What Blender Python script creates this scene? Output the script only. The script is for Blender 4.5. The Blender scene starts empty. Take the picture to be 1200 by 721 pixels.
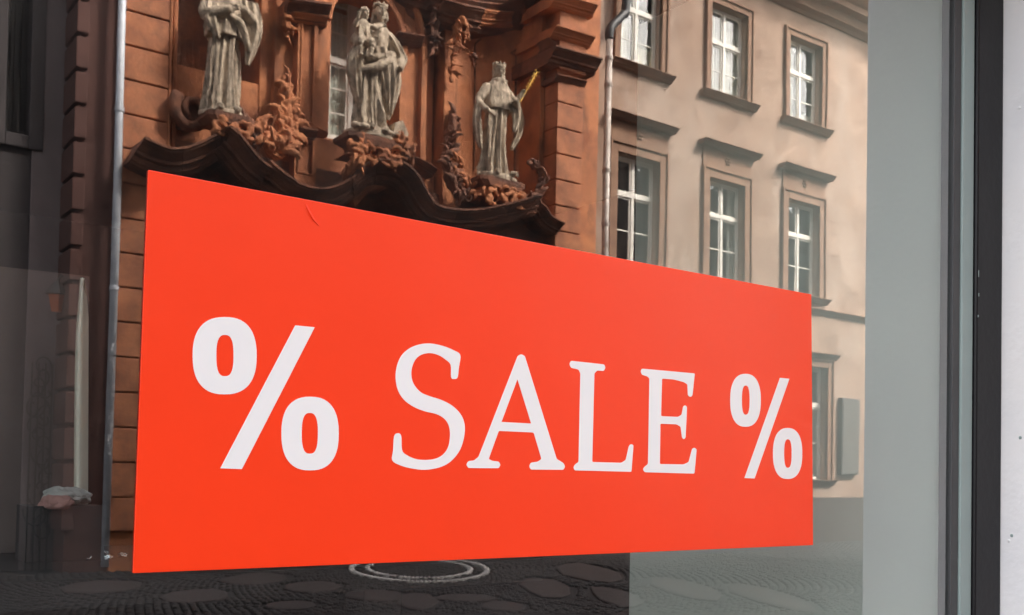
import bpy, bmesh, math, random
import numpy as np
from mathutils import Vector, Matrix
random.seed(7); rng = np.random.default_rng(7)
R = math.radians
SC = bpy.context.scene
COL = SC.collection

# ------------------------------------------------------------------ camera
FPX, CYP = 1200.0, 519.0                      # focal length and optical centre, in pixels of the 1200 px photograph
EYE = Vector((0.0, -1.0, 1.6))
ax = Vector((1633.0, 67.0, FPX)).normalized()          # street direction (+X) seen by the lens (x right, y down, z forward)
up = Vector((810.0, -41500.0, FPX)).normalized()
up = (up - ax * up.dot(ax)).normalized()
ay = up.cross(ax).normalized()                         # into the shop (+Y)
if ay.z < 0: ay = -ay
# rows map lens coordinates to the world
W = Matrix((ax, ay, up))
cx_, cy_, cz_ = W @ Vector((1, 0, 0)), W @ Vector((0, -1, 0)), W @ Vector((0, 0, -1))
cam_d = bpy.data.cameras.new('camera')
cam = bpy.data.objects.new('camera', cam_d); COL.objects.link(cam)
m3 = Matrix((cx_, cy_, cz_)).transposed()
cam.matrix_world = Matrix.Translation(EYE) @ m3.to_4x4()
cam_d.sensor_width = 36; cam_d.lens = 36.0 * FPX / 1200.0
cam_d.shift_y = (CYP - 360.5) / 1200.0
cam_d.clip_start = 0.05; cam_d.clip_end = 2000
SC.camera = cam
cam_d.dof.use_dof = True; cam_d.dof.focus_distance = 1.3; cam_d.dof.aperture_fstop = 24

# ------------------------------------------------------------------ light
SUN_EL, SUN_AZ = R(45), math.atan2(0.62, 0.78)         # sun stands beyond the shop's roof, to the right
world = bpy.data.worlds.new('World'); SC.world = world; world.use_nodes = True
wn = world.node_tree.nodes; bg = wn['Background']
sky = wn.new('ShaderNodeTexSky'); sky.sky_type = 'NISHITA'; sky.sun_disc = False
sky.sun_elevation = SUN_EL; sky.sun_rotation = SUN_AZ; sky.air_density = 1.0; sky.dust_density = 4.0; sky.ozone_density = 0.6
hs = wn.new('ShaderNodeMix'); hs.data_type = 'RGBA'; hs.blend_type = 'MIX'; hs.inputs['Factor'].default_value = 0.75     # thin overcast: the blue is mostly veiled
bw = wn.new('ShaderNodeRGBToBW'); wm = wn.new('ShaderNodeMix'); wm.data_type = 'RGBA'; wm.blend_type = 'MULTIPLY'; wm.inputs['Factor'].default_value = 1.0; wm.inputs['B'].default_value = (1.04, 1.0, 0.95, 1)
wl = world.node_tree.links
wl.new(sky.outputs[0], bw.inputs[0]); wl.new(bw.outputs[0], wm.inputs['A']); wl.new(sky.outputs[0], hs.inputs['A']); wl.new(wm.outputs['Result'], hs.inputs['B'])
wl.new(hs.outputs['Result'], bg.inputs[0]); bg.inputs[1].default_value = 0.15
sd = bpy.data.lights.new('sun', 'SUN'); sd.energy = 1.4; sd.angle = R(10); sd.color = (1.0, 0.93, 0.84)
sun = bpy.data.objects.new('sun', sd); COL.objects.link(sun)
tosun = Vector((math.sin(SUN_AZ) * math.cos(SUN_EL), math.cos(SUN_AZ) * math.cos(SUN_EL), math.sin(SUN_EL)))
sun.rotation_euler = tosun.to_track_quat('Z', 'Y').to_euler(); sun.location = tosun * 40
SC.view_settings.view_transform = 'Standard'; SC.view_settings.look = 'None'
SC.view_settings.exposure = 3.7; SC.view_settings.gamma = 1.0
SC.cycles.use_denoising = True
SC.cycles.max_bounces = 10; SC.cycles.transparent_max_bounces = 12

# ------------------------------------------------------------------ survey: photo measurement -> metres
def ray(px, py):
    return (W @ Vector((px - 600.0, py - CYP, FPX))).normalized()
def at(px, py, y):
    d = ray(px, py); t = (y - EYE.y) / d.y
    return EYE + d * t
FAC = 14.8                                              # street width: the facade opposite stands at y = -14.8
def S(px, py, p=0.0):
    """point of the facade opposite, p metres proud of its plane -> (X, Z)"""
    q = at(px, py, FAC - p); return q.x, q.z
def FY(p): return -FAC + p

# ------------------------------------------------------------------ materials
def mat(name, col, rough=0.8, var=0.15, scale=3.0, bump=0.1, bscale=30.0, col2=None, stain=None, stretch=(1, 1, 1), metallic=0.0, spec=0.5, coat=0.0, mix=0.5):
    m = bpy.data.materials.new(name); m.use_nodes = True
    nt = m.node_tree; N = nt.nodes; L = nt.links; b = N['Principled BSDF']
    b.inputs['Roughness'].default_value = rough; b.inputs['Metallic'].default_value = metallic
    b.inputs['Specular IOR Level'].default_value = spec
    b.inputs['Coat Weight'].default_value = coat
    tc = N.new('ShaderNodeNewGeometry'); mp = N.new('ShaderNodeMapping'); mp.inputs['Scale'].default_value = stretch
    L.new(tc.outputs['Position'], mp.inputs['Vector'])
    n1 = N.new('ShaderNodeTexNoise'); n1.inputs['Scale'].default_value = scale; n1.inputs['Detail'].default_value = 8; n1.inputs['Roughness'].default_value = 0.62
    L.new(mp.outputs[0], n1.inputs['Vector'])
    cr = N.new('ShaderNodeValToRGB'); e = cr.color_ramp.elements
    c2 = col2 or tuple(c * (1 - var) for c in col)
    e[0].position = 0.5 - mix * 0.4; e[0].color = (*c2, 1); e[1].position = 0.5 + mix * 0.4; e[1].color = (*[min(1, c * (1 + var)) for c in col], 1)
    L.new(n1.outputs['Fac'], cr.inputs['Fac']); last = cr.outputs['Color']
    if stain:
        n2 = N.new('ShaderNodeTexNoise'); n2.inputs['Scale'].default_value = stain[1]; n2.inputs['Detail'].default_value = 10; n2.inputs['Roughness'].default_value = 0.7
        mp2 = N.new('ShaderNodeMapping'); mp2.inputs['Scale'].default_value = stain[3]; mp2.inputs['Location'].default_value = (3.1, 7.7, 1.3)
        L.new(tc.outputs['Position'], mp2.inputs['Vector']); L.new(mp2.outputs[0], n2.inputs['Vector'])
        r2 = N.new('ShaderNodeValToRGB'); r2.color_ramp.elements[0].position = stain[2]; r2.color_ramp.elements[1].position = stain[2] + 0.16
        L.new(n2.outputs['Fac'], r2.inputs['Fac'])
        mx = N.new('ShaderNodeMix'); mx.data_type = 'RGBA'; mx.blend_type = 'MIX'
        mx.inputs['B'].default_value = (*stain[0], 1); L.new(last, mx.inputs['A'])
        mm = N.new('ShaderNodeMath'); mm.operation = 'MULTIPLY'; mm.inputs[1].default_value = stain[4] if len(stain) > 4 else 0.8
        L.new(r2.outputs['Color'], mm.inputs[0]); L.new(mm.outputs[0], mx.inputs['Factor']); last = mx.outputs['Result']
    L.new(last, b.inputs['Base Color'])
    if bump:
        n3 = N.new('ShaderNodeTexNoise'); n3.inputs['Scale'].default_value = bscale; n3.inputs['Detail'].default_value = 5
        L.new(tc.outputs['Position'], n3.inputs['Vector'])
        bp = N.new('ShaderNodeBump'); bp.inputs['Strength'].default_value = bump; bp.inputs['Distance'].default_value = 0.02
        L.new(n3.outputs['Fac'], bp.inputs['Height']); L.new(bp.outputs[0], b.inputs['Normal'])
    return m

def glass_mat(name, sheets, tint, wob=0.0, wscale=1.0, dust=0.0):
    """plate glass: so many reflecting surfaces, Fresnel by angle, clear tinted transmission"""
    m = bpy.data.materials.new(name); m.use_nodes = True; nt = m.node_tree; N = nt.nodes; L = nt.links
    N.remove(N['Principled BSDF']); out = N['Material Output']
    gi = N.new('ShaderNodeNewGeometry'); dt = N.new('ShaderNodeVectorMath'); dt.operation = 'DOT_PRODUCT'; L.new(gi.outputs['Incoming'], dt.inputs[0]); L.new(gi.outputs['Normal'], dt.inputs[1])
    ab = N.new('ShaderNodeMath'); ab.operation = 'ABSOLUTE'; L.new(dt.outputs['Value'], ab.inputs[0])
    om = N.new('ShaderNodeMath'); om.operation = 'SUBTRACT'; om.inputs[0].default_value = 1.0; om.use_clamp = True; L.new(ab.outputs[0], om.inputs[1])
    pw = N.new('ShaderNodeMath'); pw.operation = 'POWER'; pw.inputs[1].default_value = 5.0; L.new(om.outputs[0], pw.inputs[0])
    fr = N.new('ShaderNodeMath'); fr.operation = 'MULTIPLY_ADD'; fr.inputs[1].default_value = 0.9574; fr.inputs[2].default_value = 0.0426; L.new(pw.outputs[0], fr.inputs[0])   # Schlick, the same from both sides
    a = N.new('ShaderNodeMath'); a.operation = 'MULTIPLY'; a.inputs[1].default_value = sheets; L.new(fr.outputs[0], a.inputs[0])
    c = N.new('ShaderNodeMath'); c.operation = 'MULTIPLY_ADD'; c.inputs[1].default_value = sheets - 1; c.inputs[2].default_value = 1; L.new(fr.outputs[0], c.inputs[0])
    d = N.new('ShaderNodeMath'); d.operation = 'DIVIDE'; L.new(a.outputs[0], d.inputs[0]); L.new(c.outputs[0], d.inputs[1])
    t = N.new('ShaderNodeBsdfTransparent'); t.inputs[0].default_value = (*tint, 1)
    g = N.new('ShaderNodeBsdfGlossy'); g.inputs['Roughness'].default_value = 0.0; g.inputs[0].default_value = (1, 1, 1, 1)
    x = N.new('ShaderNodeMixShader'); L.new(d.outputs[0], x.inputs[0]); L.new(t.outputs[0], x.inputs[1]); L.new(g.outputs[0], x.inputs[2])
    if wob:
        ge = N.new('ShaderNodeNewGeometry'); n = N.new('ShaderNodeTexNoise'); n.inputs['Scale'].default_value = wscale; n.inputs['Detail'].default_value = 1
        L.new(ge.outputs['Position'], n.inputs['Vector'])
        bp = N.new('ShaderNodeBump'); bp.inputs['Strength'].default_value = 1.0; bp.inputs['Distance'].default_value = wob
        L.new(n.outputs['Fac'], bp.inputs['Height']); L.new(bp.outputs[0], g.inputs['Normal'])
    last = x.outputs[0]
    if dust:
        ge2 = N.new('ShaderNodeNewGeometry'); mp = N.new('ShaderNodeMapping'); mp.inputs['Scale'].default_value = (1.2, 1, 0.5); mp.inputs['Rotation'].default_value = (0, 0.5, 0)
        n2 = N.new('ShaderNodeTexNoise'); n2.inputs['Scale'].default_value = 3.0; n2.inputs['Detail'].default_value = 9; n2.inputs['Roughness'].default_value = 0.7
        L.new(ge2.outputs['Position'], mp.inputs['Vector']); L.new(mp.outputs[0], n2.inputs['Vector'])
        mr = N.new('ShaderNodeMapRange'); mr.inputs['From Min'].default_value = 0.4; mr.inputs['From Max'].default_value = 0.75; mr.inputs['To Max'].default_value = dust; L.new(n2.outputs['Fac'], mr.inputs['Value'])
        df = N.new('ShaderNodeBsdfDiffuse'); df.inputs[0].default_value = (0.75, 0.7, 0.66, 1); x2 = N.new('ShaderNodeMixShader')
        L.new(mr.outputs[0], x2.inputs[0]); L.new(last, x2.inputs[1]); L.new(df.outputs[0], x2.inputs[2]); last = x2.outputs[0]
    L.new(last, out.inputs['Surface']); return m
def clear_mat(name, tint):
    m = bpy.data.materials.new(name); m.use_nodes = True; nt = m.node_tree; N = nt.nodes
    N.remove(N['Principled BSDF']); t = N.new('ShaderNodeBsdfTransparent'); t.inputs[0].default_value = (*tint, 1)
    nt.links.new(t.outputs[0], N['Material Output'].inputs['Surface']); return m

SOOT = (0.035, 0.022, 0.018)
M = dict(
    stone=mat('red_sandstone', (0.50, 0.19, 0.075), 0.85, 0.2, 1.8, 0.7, 18, col2=(0.23, 0.073, 0.032), stain=(SOOT, 1.3, 0.52, (1, 1, 0.4), 0.75)),
    stone_b=mat('red_sandstone_block', (0.44, 0.17, 0.078), 0.85, 0.25, 3.0, 0.7, 20, col2=(0.20, 0.07, 0.036), stain=(SOOT, 2.0, 0.54, (1, 1, 0.8), 0.6)),
    dark=mat('soot_and_shade_sandstone', (0.18, 0.072, 0.04), 0.9, 0.3, 3.5, 0.8, 24, col2=(0.045, 0.022, 0.016), stain=((0.32, 0.12, 0.06), 3.2, 0.50, (1, 1, 2.2), 0.7)),  # soot on the cornices; in niche and portal the colour stands for shade
    brown=mat('brown_with_shade', (0.085, 0.036, 0.028), 0.9, 0.15, 1.5, 0.2, 25),  # shade of the church's left strip is put into this brown
    statue=mat('weathered_limestone', (0.58, 0.47, 0.35), 0.9, 0.2, 9, 1.0, 30, col2=(0.20, 0.145, 0.10), stain=((0.045, 0.03, 0.022), 8.5, 0.51, (1.8, 1.8, 0.3), 0.85)),
    gold=mat('gilding', (0.85, 0.5, 0.12), 0.3, 0.1, 20, 0.0, metallic=1.0),
    tan=mat('tan_render', (0.36, 0.245, 0.178), 0.9, 0.09, 1.4, 0.3, 40, col2=(0.20, 0.12, 0.08), stain=((0.40, 0.31, 0.25), 0.6, 0.48, (1, 1, 0.45), 0.75)),
    trim=mat('brown_trim_stone', (0.25, 0.142, 0.086), 0.85, 0.15, 3.5, 0.5, 25, col2=(0.165, 0.085, 0.05)),
    capm=mat('weathered_cap_stone', (0.18, 0.105, 0.068), 0.85, 0.25, 4, 0.5, 25, col2=(0.15, 0.085, 0.055)),
    plinth=mat('grey_plinth_render', (0.055, 0.042, 0.036), 0.9, 0.12, 3, 0.3, 25),
    white=mat('white_window_paint', (0.66, 0.63, 0.57), 0.45, 0.06, 6, 0.02, 30),
    room=mat('dark_room', (0.03, 0.03, 0.032), 0.9, 0.2, 2, 0),
    curtain=mat('net_curtain', (0.62, 0.60, 0.54), 0.9, 0.25, 3, 0.3, 14, stretch=(8, 8, 0.4)),
    blind=mat('cream_blind', (0.75, 0.68, 0.5), 0.9, 0.06, 3, 0),
    zinc=mat('zinc_pipe', (0.52, 0.54, 0.58), 0.5, 0.15, 6, 0.15, 30, metallic=0.1),
    rust=mat('dull_pipe', (0.36, 0.32, 0.29), 0.6, 0.3, 6, 0.2, 20, col2=(0.2, 0.15, 0.12), metallic=0.3),
    iron=mat('black_iron', (0.02, 0.018, 0.018), 0.5, 0.2, 8, 0.1, 30),
    grey=mat('grey_violet_render', (0.060, 0.050, 0.051), 0.9, 0.15, 0.8, 0.15, 25, col2=(0.035, 0.029, 0.03)),
    greyl=mat('pale_grey_render', (0.19, 0.155, 0.155), 0.9, 0.15, 1.0, 0.15, 25, col2=(0.13, 0.105, 0.105)),
    roof=mat('roof_tiles', (0.13, 0.06, 0.04), 0.8, 0.3, 5, 0.3, 20),
    ground=mat('street_bed', (0.014, 0.011, 0.011), 0.9, 0.3, 6, 0.4, 25),
    cobble=mat('dark_cobbles', (0.022, 0.018, 0.018), 0.6, 0.5, 9, 0.3, 30, col2=(0.010, 0.008, 0.008)),
    slab=mat('pinkish_paving', (0.045, 0.034, 0.033), 0.75, 0.4, 4, 0.6, 12),
    pale=mat('pale_paving', (0.42, 0.40, 0.38), 0.7, 0.15, 6, 0.2, 25),
    plaster=mat('white_shop_plaster', (0.86, 0.82, 0.79), 0.9, 0.02, 3, 0.12, 45, col2=(0.77, 0.75, 0.75)),
    upper=mat('shop_upper_render', (0.55, 0.50, 0.44), 0.9, 0.08, 1, 0.1, 30),
    frame=mat('anthracite_frame', (0.008, 0.007, 0.008), 0.4, 0.15, 8, 0.03, 60, spec=0.2),
    bead=mat('grey_green_bead', (0.26, 0.32, 0.30), 0.45, 0.05, 8, 0.02, 50),
    seal=mat('rubber_seal', (0.05, 0.05, 0.05), 0.6, 0.1, 8, 0.02, 50),
    inpanel=mat('grey_display_panel', (0.76, 0.78, 0.69), 0.85, 0.03, 2.5, 0.03, 60),
    indark=mat('dark_shop_interior', (0.02, 0.017, 0.017), 0.8, 0.2, 2, 0),
    inboard=mat('taupe_board', (0.085, 0.062, 0.055), 0.85, 0.2, 1.6, 0.1, 15),
    inboard2=mat('dim_white_cloth', (0.34, 0.33, 0.31), 0.9, 0.3, 20, 0.2, 40),
    cloth=mat('ivory_cloth', (0.70, 0.66, 0.55), 0.9, 0.08, 6, 0.05, 40),
    pink=mat('pink_cloth', (0.30, 0.15, 0.13), 0.9, 0.1, 6, 0.05, 40),
    foil=mat('silver_foil', (0.8, 0.8, 0.8), 0.2, 0.1, 20, 0.0, metallic=1.0),
    red=mat('red_vinyl', (0.98, 0.042, 0.002), 0.40, 0.02, 3.5, 0.06, 9, spec=0.55),
    ink=mat('white_print', (0.86, 0.87, 0.86), 0.5, 0.01, 4, 0),
    orange=mat('orange_lamp_glass', (0.5, 0.13, 0.05), 0.4, 0.1, 5, 0),
    box=mat('grey_metal_box', (0.10, 0.092, 0.083), 0.6, 0.12, 3, 0.05, 30),
    sticker=mat('torn_paper', (0.6, 0.6, 0.62), 0.8, 0.3, 30, 0),
    glass=glass_mat('plate_glass', 4.0, (0.90, 0.94, 0.93), 0.0004, 2.2, 0.02),
    clear=clear_mat('glass_back', (0.97, 0.98, 0.975)),
    pane=glass_mat('old_pane', 2.6, (0.9, 0.93, 0.92), 0.004, 5.0),
)

# ------------------------------------------------------------------ mesh builder
class MB:
    def __init__(s): s.v = []; s.f = []
    def quadbox(s, x0, x1, y0, y1, z0, z1):
        b = len(s.v)
        s.v += [(x0, y0, z0), (x1, y0, z0), (x1, y1, z0), (x0, y1, z0), (x0, y0, z1), (x1, y0, z1), (x1, y1, z1), (x0, y1, z1)]
        s.f += [tuple(b + i for i in q) for q in ((0, 3, 2, 1), (4, 5, 6, 7), (0, 1, 5, 4), (1, 2, 6, 5), (2, 3, 7, 6), (3, 0, 4, 7))]
        return s
    def prism(s, pts, y0, y1, back=None):
        """outline in X,Z with thickness from y0 to y1"""
        b = len(s.v); n = len(pts); bk = back or pts
        s.v += [(x, y1, z) for x, z in pts] + [(x, y0, z) for x, z in bk]
        s.f.append(tuple(range(b, b + n))); s.f.append(tuple(range(b + 2 * n - 1, b + n - 1, -1)))
        for i in range(n):
            j = (i + 1) % n; s.f.append((b + i, b + n + i, b + n + j, b + j))
        return s
    def rings(s, rs, cap=True, closed=True):
        b = len(s.v); n = len(rs[0])
        for r in rs: s.v += [tuple(p) for p in r]
        for k in range(len(rs) - 1):
            for i in range(n if closed else n - 1):
                j = (i + 1) % n; a = b + k * n; c = a + n
                s.f.append((a + i, a + j, c + j, c + i))
        if cap: s.f.append(tuple(b + i for i in reversed(range(n)))); s.f.append(tuple(b + (len(rs) - 1) * n + i for i in range(n)))
        return s
    def tube(s, path, rad, n=8, flat=1.0, up=Vector((0, 0, 1))):
        P = [Vector(p) for p in path]; rs = []
        for i, p in enumerate(P):
            t = (P[min(i + 1, len(P) - 1)] - P[max(i - 1, 0)]).normalized()
            u = t.cross(up); u = u.normalized() if u.length > 1e-3 else t.cross(Vector((0, 1, 0))).normalized()
            w = u.cross(t); r = rad[i] if hasattr(rad, '__len__') else rad
            rs.append([p + (u * math.cos(a) + w * math.sin(a) * flat) * r for a in (2 * math.pi * k / n for k in range(n))])
        return s.rings(rs)
    def ball(s, c, r, n=10, m=7, rot=None):
        c = Vector(c); r = Vector(r) if hasattr(r, '__len__') else Vector((r, r, r)); rs = []
        for k in range(1, m):
            a = math.pi * k / m; ring = []
            for i in range(n):
                b = 2 * math.pi * i / n
                v = Vector((math.sin(a) * math.cos(b) * r.x, math.sin(a) * math.sin(b) * r.y, -math.cos(a) * r.z))
                if rot: v = rot @ v
                ring.append(c + v)
            rs.append(ring)
        return s.rings(rs)
    def build(s, name, m, parent=None, smooth=False, bevel=0.0, kind=None):
        me = bpy.data.meshes.new(name); me.from_pydata([tuple(v) for v in s.v], [], s.f); me.update()
        bm = bmesh.new(); bm.from_mesh(me); bmesh.ops.recalc_face_normals(bm, faces=bm.faces)
        if bevel: bmesh.ops.bevel(bm, geom=bm.edges[:], offset=bevel, segments=2, affect='EDGES', profile=0.5, clamp_overlap=True)
        bm.to_mesh(me); bm.free()
        me.materials.append(m)
        if smooth: me.shade_smooth()
        o = bpy.data.objects.new(name, me); COL.objects.link(o)
        if parent: o.parent = parent; o.matrix_parent_inverse = parent.matrix_world.inverted()
        if kind: o['kind'] = kind
        return o
def box(name, m, parent, x0, x1, y0, y1, z0, z1, bevel=0.0):
    return MB().quadbox(x0, x1, y0, y1, z0, z1).build(name, m, parent, bevel=bevel)
def tag(o, label=None, cat=None, group=None, kind=None):
    if label: o['label'] = label
    if cat: o['category'] = cat
    if group: o['group'] = group
    if kind: o['kind'] = kind
    return o
def thing(name, label, cat, loc=(0, 0, 0), group=None):
    o = bpy.data.objects.new(name, None); COL.objects.link(o); o.location = loc; o.empty_display_size = 0.1
    o.matrix_world = Matrix.Translation(loc)
    return tag(o, label, cat, group)
def smooth_path(pts, n=6):
    P = [np.array(p, float) for p in pts]; out = []
    for i in range(len(P) - 1):
        p0, p1, p2, p3 = P[max(i - 1, 0)], P[i], P[i + 1], P[min(i + 2, len(P) - 1)]
        for k in range(n):
            t = k / n
            out.append(0.5 * ((2 * p1) + (-p0 + p2) * t + (2 * p0 - 5 * p1 + 4 * p2 - p3) * t * t + (-p0 + 3 * p1 - 3 * p2 + p3) * t ** 3))
    out.append(P[-1]); return out

# ================================================================== GROUND
g = MB(); g.v = [(-300, -300, 0), (300, -300, 0), (300, 300, 0), (-300, 300, 0)]; g.f = [(0, 1, 2, 3)]
tag(g.build('street', M['ground']), kind='structure')

# ================================================================== SHOP SIDE
XR = 1.842                                              # left face of the white reveal
shop = thing('shop_building', 'white plastered shop front in the shade around the display window', 'building', (XR, 0, 0))
w = MB(); w.prism([(XR, -0.02), (9, -0.02), (9, 4.2), (XR, 4.2)], -0.28, 0.6); w.build('wall', M['plaster'], shop, bevel=0.008)
box('wall', M['plaster'], shop, -7.5, -2.62, -0.28, 0.6, -0.02, 4.2, 0.008)
box('wall', M['plaster'], shop, -2.618, XR - 0.002, -0.28, 0.6, -0.02, 0.30, 0.008)
box('wall', M['plaster'], shop, -2.618, XR - 0.002, -0.28, 0.6, 2.72, 4.2, 0.008)
# upper storeys of the shop's building, height shaped to shade the front opposite, seen only in its panes
def wall_holes(x0, x1, z0, z1, holes, yf, yb):
    m = MB(); xs = sorted({x0, x1, *[h[0] for h in holes], *[h[1] for h in holes]}); zs = sorted({z0, z1, *[h[2] for h in holes], *[h[3] for h in holes]})
    xs = [x for x in xs if x0 <= x <= x1]; zs = [z for z in zs if z0 <= z <= z1]
    for i in range(len(xs) - 1):
        for j in range(len(zs) - 1):
            a, b, c, d = xs[i], xs[i + 1], zs[j], zs[j + 1]; mx, mz = (a + b) / 2, (c + d) / 2
            if any(h[0] < mx < h[1] and h[2] < mz < h[3] for h in holes): continue
            n = len(m.v); m.v += [(a, yf, c), (b, yf, c), (b, yf, d), (a, yf, d)]; m.f.append((n, n + 1, n + 2, n + 3))
    for a, b, c, d in holes:
        for (p, q) in (((a, c), (b, c)), ((b, c), (b, d)), ((b, d), (a, d)), ((a, d), (a, c))):
            n = len(m.v); m.v += [(p[0], yf, p[1]), (q[0], yf, q[1]), (q[0], yb, q[1]), (p[0], yb, p[1])]; m.f.append((n, n + 1, n + 2, n + 3))
    return m
XE, HA, HB = 25.0, 23.0, 14.5                           # unseen: raised up to XE to shade the facade, lower beyond for sun
up_h = [(x, x + 1.2, z, z + 1.9) for x in np.arange(-6, 24, 2.9) for z in (5.4, 9.0, 12.6, 16.2)]
wall_holes(-7.5, XE, 4.2, HA, up_h, -0.25, 0.0).build('upper_wall', M['upper'], shop)
box('upper_wall', M['upper'], shop, -7.5, XE, 0.9, 1.2, 3.9, HA)
box('side_wall', M['upper'], shop, XE - 0.3, XE, -0.24, 8, 4.21, HA)
nbh = thing('added_neighbour_house', 'unseen lower house added on the shop side so the sun passes over', 'building', (XE, 0, 0))
up_b = [(x, x + 1.2, z, z + 1.9) for x in np.arange(XE + 1.2, 50, 2.9) for z in (1.2, 5.0)]
wall_holes(XE + 0.002, 52, -0.02, HB, up_b, -0.2, 0.05).build('wall', M['upper'], nbh); box('wall', M['upper'], nbh, XE + 0.01, 52, 0.9, 1.2, 0, HB)
box('roof', M['roof'], nbh, XE + 0.002, 52.3, -0.35, 8, HB, HB + 0.25)
for a, b, c, d in up_b:
    o = box('window', M['room'], nbh, a, b, 0.05, 0.1, c, d); box('frame', M['white'], o, (a + b) / 2 - 0.04, (a + b) / 2 + 0.04, 0.0, 0.047, c, d)
for a, b, c, d in up_h:
    o = box('window', M['room'], shop, a, b, 0.0, 0.05, c, d); box('frame', M['white'], o, a, b, -0.06, -0.003, c, c + 0.08); box('frame', M['white'], o, a, b, -0.06, -0.003, d - 0.08, d)
    box('frame', M['white'], o, (a + b) / 2 - 0.04, (a + b) / 2 + 0.04, -0.06, -0.003, c + 0.081, d - 0.081)
box('wall', M['plaster'], shop, 9.002, XE - 0.002, -0.28, 0.6, -0.02, 4.198)
box('roof', M['roof'], shop, -7.8, XE + 0.2, -0.35, 9, HA, HA + 0.3)
# interior of the display window
inter = MB(); inter.quadbox(-2.6, XR + 0.9, 4.0, 4.1, 0, 3.6); inter.build('back_wall', M['indark'], shop)
box('side_wall', M['indark'], shop, -2.7, -2.6, 0.6, 4.1, 0, 3.6)
box('side_wall', M['indark'], shop, XR + 0.9, XR + 1.0, 0.602, 4.1, 0, 3.6)
box('interior_ceiling', M['indark'], shop, -2.7, XR + 1.0, 0.6, 4.1, 2.72, 3.6)
box('interior_floor', M['indark'], shop, -2.7, XR + 1.0, 0.6, 4.1, 0.0, 0.06)
XPn = 1.722
pe = at(744, 300, 0).x / 1.0                             # back edge of the grey side panel, by its direction
yb_ = XPn / pe - 1.0
dp = thing('display_partition', 'light grey side partition of the window display, just inside the right end of the glass', 'partition', (XPn, 0.4, 0.3))
box('board', M['inpanel'], dp, XPn, XPn + 0.03, 0.035, yb_, 0.302, 2.715)
# ------------------------------------------------------------------ the window
win = thing('shop_window', 'large display window in an anthracite frame, reflecting the old houses across the street', 'window', (-0.4, 0, 0.3))
gx0, gx1, gz0, gz1 = -2.55, 1.692, 0.36, 2.66
gp = MB().quadbox(gx0, gx1, 0.0, 0.008, gz0, gz1)
go = gp.build('glass_pane', M['glass'], win)
go.data.materials.append(M['clear'])
for pl in go.data.polygons: pl.material_index = 0 if pl.normal.y < -0.5 else 1
box('seal', M['seal'], win, 1.6925, 1.715, -0.006, 0.02, gz0, gz1, 0.002)
box('glazing_bead', M['bead'], win, 1.7155, 1.752, -0.010, 0.02, gz0, gz1, 0.003)
box('frame_post', M['frame'], win, 1.7525, XR - 0.0005, -0.016, 0.034, 0.302, 2.718, 0.004)
box('frame_post', M['frame'], win, -2.617, gx0 - 0.0005, -0.016, 0.034, 0.302, 2.718, 0.004)
box('frame_rail', M['frame'], win, gx0, 1.752, -0.016, 0.034, 0.301, gz0 - 0.0005, 0.004)
box('frame_rail', M['frame'], win, gx0, 1.752, -0.016, 0.034, gz1 + 0.0005, 2.718, 0.004)

for (mx_, mz_, mh_) in ((1.7565, at(1149, 325, -0.017).z, 0.012), (1.7575, at(1150, 348, -0.017).z, 0.006), (1.7560, at(1148, 372, -0.017).z, 0.004)):
    box('scratch', M['bead'], win, mx_, mx_ + 0.0018, -0.0168, -0.0155, mz_, mz_ + mh_)
for i_, (py_, y_) in enumerate(((628, -0.035), (634, -0.03), (512, -0.05), (120, -0.045))):
    zc = at(1180, py_, y_).z; MB().ball((XR, y_, zc), (0.0025, 0.003, 0.0035), 7, 5).build('plaster_crumb', M['plaster'] if i_ % 2 else M['bead'], shop)
# ------------------------------------------------------------------ the sign
YS = -0.0035
def G(px, py, y=YS):
    q = at(px, py, y); return (q.x, q.z)
sc = [G(156, 672), G(953, 639), G(951, 345), G(174, 199)]
cxm = sum(p[0] for p in sc) / 4; czm = sum(p[1] for p in sc) / 4
sign = thing('sale_sign', 'red SALE sign with white percent signs stuck on the shop window glass', 'sign', (cxm, 0, sc[0][1]))
MB().prism(sc, -0.0004, YS).build('sheet', M['red'], sign, bevel=0.0006)
def flat_print(name, loops, y=YS - 0.0002):
    cu = bpy.data.curves.new(name, 'CURVE'); cu.dimensions = '2D'; cu.fill_mode = 'BOTH'; cu.extrude = 0.0001
    for lp in loops:
        sp = cu.splines.new('POLY'); sp.points.add(len(lp) - 1); sp.use_cyclic_u = True
        for i, (x, z) in enumerate(lp): sp.points[i].co = (x, z, 0, 1)
    tmp = bpy.data.objects.new('tmp', cu); COL.objects.link(tmp)
    dg = bpy.context.evaluated_depsgraph_get(); me = bpy.data.meshes.new_from_object(tmp.evaluated_get(dg))
    bpy.data.objects.remove(tmp)
    me.transform(Matrix(((1, 0, 0, 0), (0, 0, -1, y), (0, 1, 0, 0), (0, 0, 0, 1))))
    me.materials.clear(); me.materials.append(M['ink'])
    o = bpy.data.objects.new(name, me); COL.objects.link(o); o.parent = sign; o.matrix_parent_inverse = sign.matrix_world.inverted()
    return o
def sup(cx, cy, a, b, e, n=56):
    out = []
    for k in range(n):
        t = 2 * math.pi * k / n; c, s = math.cos(t), math.sin(t)
        out.append((cx + a * math.copysign(abs(c) ** (2 / e), c), cy + b * math.copysign(abs(s) ** (2 / e), s)))
    return out
def px(lp, ox, oy, s): return [G(ox + x / s, oy + y / s) for x, y in lp]
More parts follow.
